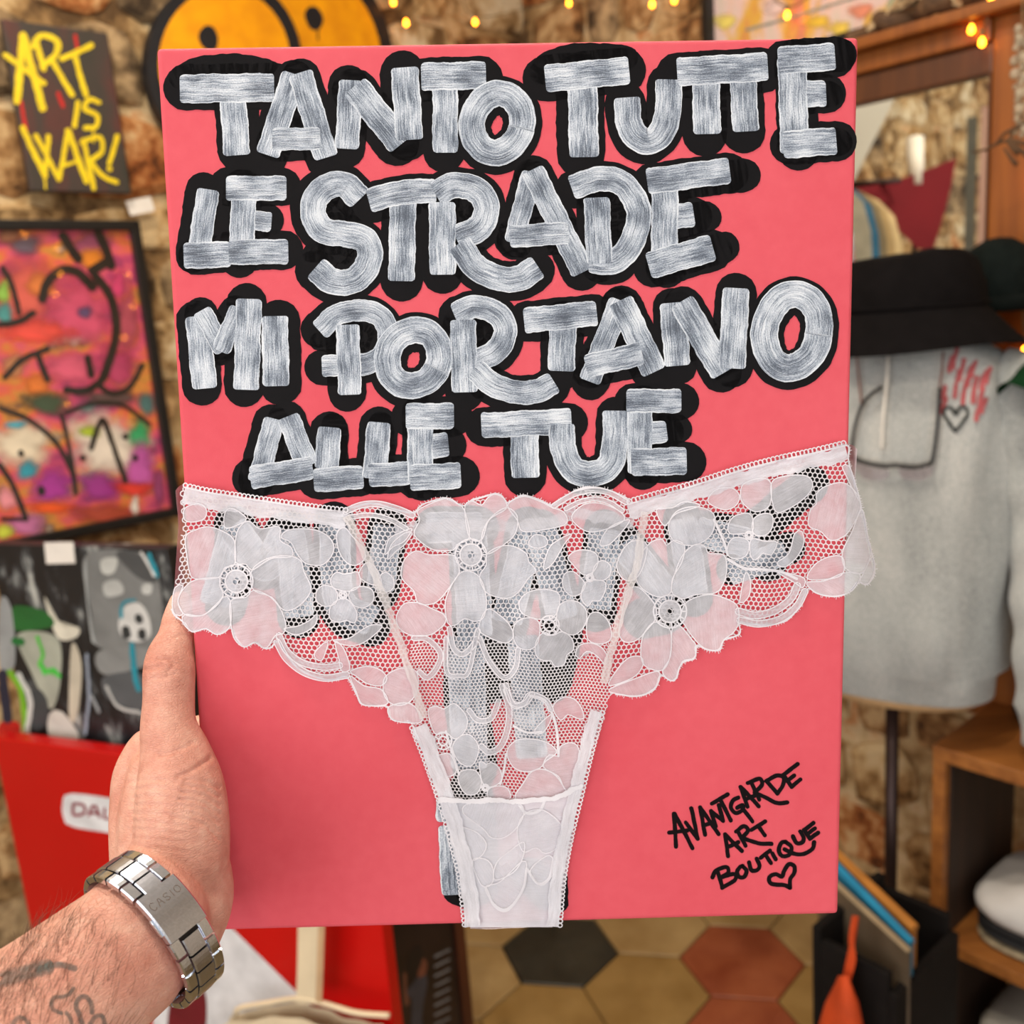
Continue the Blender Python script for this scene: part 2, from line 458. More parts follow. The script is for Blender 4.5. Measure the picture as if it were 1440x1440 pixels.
def brush_mat():
    n = NT('white_brushed_paint'); n.set(Roughness=0.42, Specular_IOR_Level=0.45)
    uv = n.coord('UV'); rnd = n.n('ShaderNodeObjectInfo').outputs['Random']
    off = n.n('ShaderNodeVectorMath', operation='ADD'); n.l(uv, off.inputs[0])
    cmb = n.n('ShaderNodeCombineXYZ'); n.l(n.math('MULTIPLY', rnd, 37.0), cmb.inputs[0]); n.l(n.math('MULTIPLY', rnd, 11.0), cmb.inputs[1]); n.l(cmb.outputs[0], off.inputs[1])
    v = off.outputs[0]
    fine = n.noise(n.mapv(v, (1.6, 13, 1)), 1.0, 3, 0.7)
    hair = n.noise(n.mapv(v, (2.6, 25, 1)), 1.0, 2, 0.6)
    weave = n.noise(n.mapv(v, (45, 24, 1)), 1.0, 1, 0.5)
    big = n.noise(n.mapv(v, (2.2, 1.2, 1)), 1.0, 2)
    f = n.math('ADD', n.math('MULTIPLY', fine, 0.34), n.math('ADD', n.math('MULTIPLY', hair, 0.60), n.math('ADD', n.math('MULTIPLY', big, 0.62), n.math('MULTIPLY', weave, 0.30))))
    # paint builds up at the two long edges of a brush stroke
    sx = n.n('ShaderNodeSeparateXYZ'); n.l(uv, sx.inputs[0])
    e = n.math('ABSOLUTE', n.math('SUBTRACT', sx.outputs[1], 0.5)); e = n.math('MULTIPLY', n.math('MAXIMUM', n.math('SUBTRACT', e, 0.43), 0.0), 2.6)
    f = n.math('MULTIPLY', n.math('ADD', f, e), 0.8)
    n.l(n.ramp(f, [(0.61, srgb(78, 86, 100)), (0.70, srgb(128, 138, 153)), (0.78, srgb(178, 186, 199)), (0.89, srgb(220, 225, 233))]), n.b.inputs['Base Color'])
    n.bump(n.math('ADD', fine, n.math('MULTIPLY', hair, 1.2)), 0.5, 0.0006)
    return n.m
BRUSH = brush_mat()
BLACKP = simple('black_paint', srgb(14, 12, 15), 0.6, 0.15, 60, bump=0.05, bscale=400, spec=0.12)
INK = simple('black_marker', srgb(14, 6, 9), 0.6, 0.1, 80, spec=0.1)
RAWWOOD = wood('stretcher_pine', srgb(168, 128, 82), srgb(206, 168, 118), 8)

canvas = thing('painted_canvas', 'pink canvas with bold white and black hand-painted lettering, held in a hand', 'canvas', cloc(0, -CH / 2, -CT))
def canvas_body():
    bm = bmesh.new(); bmesh.ops.create_cube(bm, size=1)
    for v in bm.verts: v.co = Vector((v.co.x * CW, v.co.y * CH, v.co.z * CT - CT / 2))
    bmesh.ops.bevel(bm, geom=bm.edges[:], offset=0.0022, segments=4, profile=0.55, affect='EDGES')
    bm.verts.index_update()
    V = [cloc(*v.co) for v in bm.verts]; UV = [(v.co.x * 10, v.co.y * 10) for v in bm.verts]
    F = [tuple(v.index for v in f.verts) for f in bm.faces]; bm.free()
    o = obj('cloth_face', V, F, PINK, canvas, UV)
    o.data.polygons.foreach_set('use_smooth', [len(p.vertices) == 4 and p.area < 0.003 for p in o.data.polygons])
canvas_body()
for (x, y, hx_, hy_) in ((-CW / 2 + .022, 0, .018, CH / 2 - .004), (CW / 2 - .022, 0, .018, CH / 2 - .004), (0, CH / 2 - .022, CW / 2 - .04, .018), (0, -CH / 2 + .022, CW / 2 - .04, .018)):
    MB().box(cloc(x, y, -CT - 0.0022), EX * hx_, EY * hy_, EN * 0.0022, 0.001).build('stretcher_bar', RAWWOOD, canvas)

def zt(x0, y0, x1, w=1440):
    k = w / (x1 - x0); return (lambda p: (x0 + p[0] / k, y0 + p[1] / k)), k
Z2 = zt(200, 40, 720); Z3 = zt(700, 30, 1220); Z4 = zt(230, 380, 730); Z5 = zt(660, 380, 1200); ZX = ((lambda p: p), 1.0)
def flat(parent, name, shapes, mat, h):
    """px-space shapes laid on the painted face at height h"""
    mb = MB()
    for V, F, UV in shapes: mb.add([PC.hit(v[0], v[1], h) for v in V], F, UV)
    o = mb.build(name, mat, parent)
    return o
LET = [  # (zoom, [strokes (width, points)], black offset px, black extra px)
 (Z2, [(100, [(352, 255), (368, 480)]), (108, [(160, 235), (500, 230)])], (4, -2), 13, [(60, [(150, 190), (250, 150), (420, 150), (540, 190)])]),
 (Z2, [(92, [(588, 190), (492, 480)]), (92, [(618, 185), (712, 490)]), (84, [(520, 432), (680, 428)])], (0, 4), 12, []),
 (Z2, [(90, [(812, 215), (798, 455)]), (105, [(835, 235), (1000, 440)]), (104, [(1022, 165), (1040, 420)])], (-3, 3), 13, []),
 (Z2, [(95, [(1180, 195), (1180, 470)]), (105, [(1100, 188), (1325, 182)])], (-2, 4), 12, []),
 (ZX, [(36, 'O', (699, 173), 35, 42, 0.25)], (0, 3), 10, []),
 (Z3, [(112, [(330, 215), (335, 515)]), (104, [(198, 222), (498, 192)])], (-4, 0), 14, [(60, [(170, 200), (200, 160), (330, 130), (500, 140)])]),
 (Z3, [(100, [(503, 310), (510, 390), (540, 450), (590, 468), (638, 430), (662, 360), (666, 240)])], (-2, 3), 11, []),
 (Z3, [(104, [(810, 230), (815, 425)]), (100, [(955, 230), (965, 415)]), (108, [(712, 197), (1038, 177)])], (-3, 5), 13, []),
 (Z3, [(100, [(1180, 285), (1265, 281)]), (108, [(1145, 150), (1156, 500)]), (104, [(1105, 152), (1300, 138)]), (104, [(1125, 480), (1305, 466)])], (5, 0), 10, [(104, [(1180, 140), (1330, 130)]), (70, [(1200, 290), (1295, 285)]), (80, [(1200, 485), (1325, 470)])]),
 (Z2, [(84, [(255, 640), (215, 900)]), (98, [(175, 885), (330, 880)], [(232, 900), (330, 892)])], (-7, -5), 9, [(50, [(315, 660), (305, 810)])]),
 (Z2, [(74, [(440, 748), (490, 752)]), (94, [(397, 630), (384, 900)]), (92, [(340, 622), (548, 622)]), (94, [(350, 872), (555, 868)])], (-2, -2), 11, []),
 (Z2, [(98, [(838, 655), (790, 609), (725, 615), (672, 665), (670, 735), (712, 790), (790, 800), (860, 820), (888, 875), (868, 940), (810, 985), (740, 985), (685, 940)])], (-3, 1), 12, [(40, [(750, 705), (860, 715)]), (40, [(660, 875), (790, 880)])]),
 (Z2, [(100, [(1015, 670), (1010, 970)]), (92, [(895, 668), (1000, 640), (1130, 632)])], (0, 4), 12, []),
 (Z2, [(98, [(1155, 640), (1210, 612), (1295, 625), (1340, 690), (1318, 770), (1235, 812)]), (100, [(1168, 690), (1170, 945)]), (96, [(1240, 850), (1300, 928), (1385, 972), (1470, 972), (1530, 935)])], (0, 3), 11, [(50, [(1225, 735), (1265, 725)])]),
 (Z3, [(76, [(130, 600), (65, 850)]), (88, [(140, 590), (325, 965)]), (84, [(60, 838), (262, 824)])], (0, 3), 12, []),
 (Z3, [(94, [(300, 645), (400, 612), (495, 640), (548, 740), (525, 855), (455, 935), (370, 932)]), (98, [(385, 700), (395, 930)])], (0, 3), 11, [(50, [(455, 720), (470, 830)])]),
 (Z3, [(94, [(665, 765), (750, 752)]), (100, [(652, 650), (648, 950)]), (98, [(595, 622), (890, 582)]), (102, [(600, 948), (825, 884)])], (3, 3), 11, [(96, [(700, 625), (960, 600)]), (90, [(700, 780), (810, 762)]), (90, [(700, 930), (880, 880)])]),
 (Z4, [(98, [(140, 200), (165, 465)]), (74, [(160, 175), (238, 315)]), (72, [(300, 165), (235, 315)]), (100, [(346, 130), (335, 470)])], (-3, 1), 11, []),
 (Z4, [(104, [(450, 200), (456, 455)])], (6, 2), 12, []),
 (Z4, [(84, [(640, 235), (705, 180), (800, 162), (880, 190), (912, 260), (888, 338), (820, 380), (655, 388)]), (92, [(745, 235), (755, 490)])], (-4, 2), 11, [(50, [(810, 260), (830, 280)]), (40, [(630, 290), (680, 300)])]),
 (Z4, [(104, 'O', (1012, 355), 104, 116, 0.5)], (0, 3), 10, []),
 (Z4, [(92, [(1190, 175), (1262, 148), (1345, 172), (1385, 240), (1355, 318), (1262, 372)]), (102, [(1213, 215), (1220, 480)]), (92, [(1270, 410), (1340, 466), (1430, 494), (1520, 488), (1570, 460)])], (0, 3), 11, [(50, [(1295, 240), (1300, 280)])]),
 (Z5, [(98, [(352, 190), (345, 365)]), (92, [(218, 188), (465, 162)])], (0, 2), 12, []),
 (Z5, [(80, [(562, 125), (455, 405)]), (94, [(572, 125), (688, 370)]), (84, [(450, 358), (635, 314)])], (0, 4), 12, []),
 (Z5, [(94, [(762, 135), (780, 345)]), (94, [(802, 128), (945, 375)]), (98, [(1000, 80), (985, 355)])], (0, 3), 11, []),
 (Z5, [(100, 'O', (1210, 228), 102, 140, 0.18)], (0, 3), 9, []),
 (Z4, [(82, [(445, 615), (385, 845)]), (88, [(508, 605), (578, 780)]), (90, [(365, 838), (590, 803)])], (-3, 1), 12, []),
 (Z4, [(94, [(672, 650), (660, 790)]), (94, [(622, 850), (795, 838)])], (0, 0), 11, [(70, [(690, 630), (700, 800)])]),
 (Z4, [(94, [(872, 630), (855, 830)]), (92, [(845, 830), (990, 822)])], (0, 0), 11, [(70, [(880, 625), (890, 780)])]),
 (Z4, [(94, [(1090, 712), (1140, 707)]), (100, [(1038, 580), (1040, 850)]), (102, [(995, 592), (1162, 590)]), (102, [(1012, 840), (1190, 832)])], (3, 1), 11, []),
 (Z5, [(102, [(206, 590), (210, 765)]), (92, [(58, 582), (370, 566)])], (0, 2), 11, []),
 (Z5, [(94, [(348, 590), (352, 670), (390, 745), (460, 765), (525, 730), (546, 650), (548, 540)])], (0, 3), 10, []),
 (Z5, [(80, [(680, 612), (728, 606)]), (90, [(640, 500), (640, 750)]), (86, [(602, 490), (782, 490)]), (100, [(620, 720), (802, 716)])], (4, 1), 10, [(80, [(700, 600), (780, 595)])]),
]
def ell(c, rx, ry, tilt):
    return [(c[0] + rx * math.cos(a) * math.cos(tilt) - ry * math.sin(a) * math.sin(tilt), c[1] + rx * math.cos(a) * math.sin(tilt) + ry * math.sin(a) * math.cos(tilt)) for a in [2 * math.pi * k / 14 for k in range(14)]]
rl = random.Random(21); si = 0
for li, (Z, strokes, off, extra, more) in enumerate(LET):
    T, k = Z; blk = []; wh = []
    for st in strokes:
        closed = st[1] == 'O'
        pts = [T(p) for p in (ell(*st[2:]) if closed else st[1])]
        w = st[0] / k
        q = [(p[0] + off[0], p[1] + off[1]) for p in ([T(p) for p in st[2]] if len(st) == 3 else pts)]
        blk.append(ribbon2d(q, w + 2 * extra, 'round', 0.5, rl, 4, closed))
        wh.append(ribbon2d(pts, w + 1.5, 'soft', 0.45, rl, 3, closed, soft=5))
    for w, pts in more: blk.append(ribbon2d([T(p) for p in pts], w / k + 12, 'round', 0.6, rl, 4))
    lo = flat(canvas, 'letter', blk, BLACKP, 0.00016 + li * 2e-6)
    for s in wh:
        flat(lo, 'brush_stroke', [s], BRUSH, 0.00034 + si * 3e-6); si += 1
# strokes that go on under the lace, seen only through it
under_b = [ribbon2d(p, w - 14, 'round', 0.5, rl, 5) for w, p in [
    (74, [(334, 745), (318, 850)]), (74, [(330, 740), (372, 800), (402, 748)]), (74, [(408, 748), (420, 868)]), (74, [(470, 735), (476, 850), (520, 880)]),
    (70, [(545, 740), (535, 830)]), (74, [(612, 742), (672, 742)]), (78, [(660, 742), (668, 890), (655, 960), (668, 1080)]), (74, [(742, 742), (712, 880), (690, 960)]), (72, [(760, 745), (790, 870), (775, 960)]),
    (72, [(850, 745), (838, 860)]), (72, [(872, 760), (940, 850), (905, 870)]), (70, [(960, 730), (975, 840)]), (70, [(985, 745), (1060, 760), (1080, 790)]), (66, [(1060, 745), (1140, 680)]), (60, [(1030, 800), (1110, 770)]),
    (84, [(660, 1120), (668, 1240)]), (64, [(745, 1230), (770, 1256)]), (46, [(782, 1236), (784, 1268)]), (52, [(642, 1254), (654, 1258)])]]
lo = flat(canvas, 'letter', under_b, BLACKP, 0.00012)
for w, p in [(46, [(330, 750), (304, 846)]), (44, [(330, 745), (372, 795), (400, 752)]), (44, [(408, 752), (420, 862)]), (44, [(470, 740), (478, 845), (520, 872)]),
             (40, [(545, 745), (535, 825)]), (44, [(605, 742), (672, 742)]), (50, [(660, 745), (668, 890)]), (52, [(655, 900), (660, 1075)]), (44, [(742, 748), (714, 870)]), (44, [(762, 750), (790, 865)]), (44, [(735, 900), (748, 1060)]),
             (44, [(850, 750), (838, 850)]), (44, [(880, 768), (940, 840)]), (42, [(960, 735), (975, 832)]), (42, [(985, 748), (1060, 765)]), (36, [(1030, 805), (1100, 778)]),
             (58, [(642, 1130), (642, 1150)]), (60, [(646, 1166), (650, 1252)])]:
    flat(lo, 'brush_stroke', [ribbon2d(p, w, 'soft', 0.45, rl, 3, soft=6)], BRUSH, 0.00030 + si * 3e-6); si += 1
# marker signature with a heart
Z7 = zt(880, 1040, 1200); T7, k7 = Z7
SIG = [[(305, 470), (318, 678)], [(310, 470), (422, 688)], [(275, 590), (390, 575)], [(380, 525), (455, 628)], [(415, 435), (455, 628)], [(470, 430), (502, 602)], [(470, 430), (588, 598)], [(490, 545), (560, 522)],
       [(540, 452), (568, 550)], [(540, 455), (616, 515)], [(588, 415), (616, 515)], [(545, 405), (645, 347)], [(600, 385), (665, 512)], [(712, 368), (678, 385), (665, 430), (695, 465), (738, 445), (740, 415), (705, 432)], [(738, 435), (802, 518)],
       [(727, 300), (770, 425)], [(727, 300), (842, 422)], [(760, 378), (815, 355)], [(772, 275), (845, 248), (862, 285), (815, 335)], [(800, 285), (845, 380)], [(815, 335), (895, 372), (960, 402), (1022, 398)],
       [(890, 262), (960, 342)], [(888, 262), (955, 228), (1000, 242), (992, 292), (960, 342)], [(990, 228), (1088, 155)], [(1000, 228), (1050, 300)], [(1022, 262), (1066, 228)], [(1050, 300), (1104, 252)],
       [(628, 600), (648, 738)], [(628, 600), (735, 705)], [(645, 680), (712, 650)], [(708, 580), (758, 672)], [(698, 582), (745, 548), (774, 575), (735, 622)], [(735, 622), (835, 655), (922, 660)], [(795, 572), (882, 518)], [(838, 548), (880, 606)],
       [(548, 872), (572, 830), (636, 808), (648, 842), (605, 872)], [(605, 872), (686, 852), (690, 890), (610, 938)], [(580, 832), (612, 938)], [(738, 800), (765, 830), (750, 868), (718, 870), (705, 838), (725, 806), (740, 800)],
       [(780, 778), (795, 828), (832, 826), (846, 798), (828, 755)], [(855, 748), (912, 702)], [(882, 726), (918, 782)], [(928, 722), (948, 758)], [(1010, 648), (1048, 680), (1035, 730), (990, 738), (968, 700), (985, 655), (1012, 648)], [(1005, 695), (1060, 722), (1122, 725), (1180, 692), (1192, 650)],
       [(1058, 612), (1082, 655), (1118, 650), (1126, 620), (1104, 582)], [(1128, 572), (1165, 628)], [(1130, 572), (1188, 528)], [(1148, 600), (1196, 562)], [(1165, 628), (1218, 590)],
       [(1036, 938), (1000, 922), (920, 912), (910, 872), (950, 852), (988, 868), (1002, 830), (1032, 790), (1066, 802), (1066, 842), (1042, 882), (1040, 938)]]
for i, s in enumerate(SIG):
    flat(canvas, 'signature_stroke', [ribbon2d([T7(p) for p in s], 5.9, 'round', 0.18, rl, 1.5)], INK, 0.00015 + i * 1e-6)
# ================================================================== the lace panties stretched over the canvas
def lace_mat(name, alpha, stripes, col=(0.80, 0.79, 0.86), rough=0.75, sheen=0.3):
    n = NT(name); n.set(Roughness=rough, Specular_IOR_Level=0.2)
    n.b.inputs['Base Color'].default_value = (*col, 1)
    uv = n.coord('UV')
    a = n.noise(n.mapv(uv, (2.2, 34, 1)), 1.0, 3, 0.6); c = n.noise(uv, 3.0, 3, 0.5); w = n.noise(n.mapv(uv, (60, 60, 1)), 1.0, 1)
    f = n.math('ADD', n.math('MULTIPLY', n.math('SUBTRACT', a, 0.5), stripes), n.math('MULTIPLY', n.math('SUBTRACT', c, 0.5), stripes * 1.2))
    f = n.math('ADD', f, n.math('MULTIPLY', n.math('SUBTRACT', w, 0.5), stripes * 0.8))
    n.l(n.math('MINIMUM', n.math('MAXIMUM', n.math('ADD', f, alpha), 0.0), 1.0), n.b.inputs['Alpha'])
    n.bump(n.math('ADD', a, w), 0.3, 0.0006)
    return n.m
L_PETAL = lace_mat('lace_petal', 0.57, 0.34)
L_LEAF = lace_mat('lace_leaf', 0.50, 0.30)
L_NET = lace_mat('lace_net_thread', 0.90, 0.0, (0.74, 0.71, 0.75))
L_CORD = lace_mat('lace_outline_cord', 0.95, 0.0, (0.80, 0.78, 0.84))
L_BAND = lace_mat('lace_elastic_band', 0.78, 0.55, (0.80, 0.79, 0.86))
L_SEAM = lace_mat('lace_seam', 0.56, 0.5, (0.78, 0.74, 0.75))
L_LINING = lace_mat('lace_gusset_lining', 0.76, 0.16, (0.80, 0.79, 0.87))
L_SHEER = lace_mat('lace_sheer', 0.20, 0.10, (0.86, 0.84, 0.88))

panties = thing('lace_panties', 'white floral lace panties stretched across the lower half of the pink canvas', 'underwear', cloc(0, -0.19, 0.001))
Za, ka = zt(230, 650, 620); Zb, kb = zt(540, 660, 920); Zc, kc = zt(840, 600, 1240); Zd, kd = zt(540, 960, 920)
def lace_h(px, py):
    x, y = cuv(px, py)
    h = 0.0014 + 0.0006 * math.sin(px * 0.045 + py * 0.02) + 0.0005 * math.sin(py * 0.07 - px * 0.013) + 0.0003 * math.sin(px * 0.13)
    h = max(h, 0.0009)
    for e in (abs(x) - (CW / 2 - 0.0008), -y - (CH / 2 - 0.0006)):
        if e > 0: h -= min(0.012, e * 0.35 + e * e * 34)
    return h
def lp(v, dh=0.0): return PC.hit(v[0], v[1], lace_h(v[0], v[1]) + dh)
def lace_part(name, shapes, mat, dh, parent=None):
    mb = MB()
    for V, F, UV in shapes: mb.add([lp(v, dh) for v in V], F, UV)
    return mb.build(name, mat, parent or panties, smooth=True)

OUT = [(256, 684), (290, 692), (340, 700), (400, 708), (450, 715), (485, 718), (492, 714), (525, 708), (555, 716), (581, 721), (593, 710), (610, 704), (627, 701), (651, 711), (664, 703), (680, 699), (696, 694), (707, 698), (714, 707), (735, 697), (759, 703), (777, 711), (793, 699), (820, 686), (851, 688), (878, 699), (888, 709),
       (923, 698), (979, 682), (1034, 664), (1090, 650), (1145, 638), (1190, 626), (1193, 647), (1201, 678), (1209, 705), (1220, 755), (1230, 800), (1220, 822), (1206, 819), (1193, 833), (1173, 839), (1151, 835), (1136, 828), (1123, 855), (1104, 873), (1081, 879), (1056, 878), (1040, 875), (1040, 892), (1018, 900), (1012, 914), (995, 914), (979, 908), (977, 925), (959, 933), (951, 953), (943, 957), (929, 950), (920, 969), (895, 979), (865, 976), (856, 985),
       (849, 1018), (838, 1047), (828, 1081), (820, 1113), (812, 1145), (804, 1184), (796, 1229), (789, 1277), (786, 1298), (777, 1304), (720, 1305), (661, 1303), (656, 1287), (651, 1250), (640, 1213), (627, 1161), (614, 1129), (601, 1087), (587, 1044), (578, 1016),
       (566, 1016), (550, 1010), (545, 994), (528, 993), (509, 990), (501, 975), (487, 952), (468, 956), (441, 951), (420, 940), (403, 921), (390, 902), (382, 910), (371, 911), (360, 903), (344, 910), (333, 899), (325, 883), (306, 892), (289, 884), (270, 888), (260, 877), (246, 865), (241, 856), (246, 826), (251, 785), (256, 731), (253, 690)]
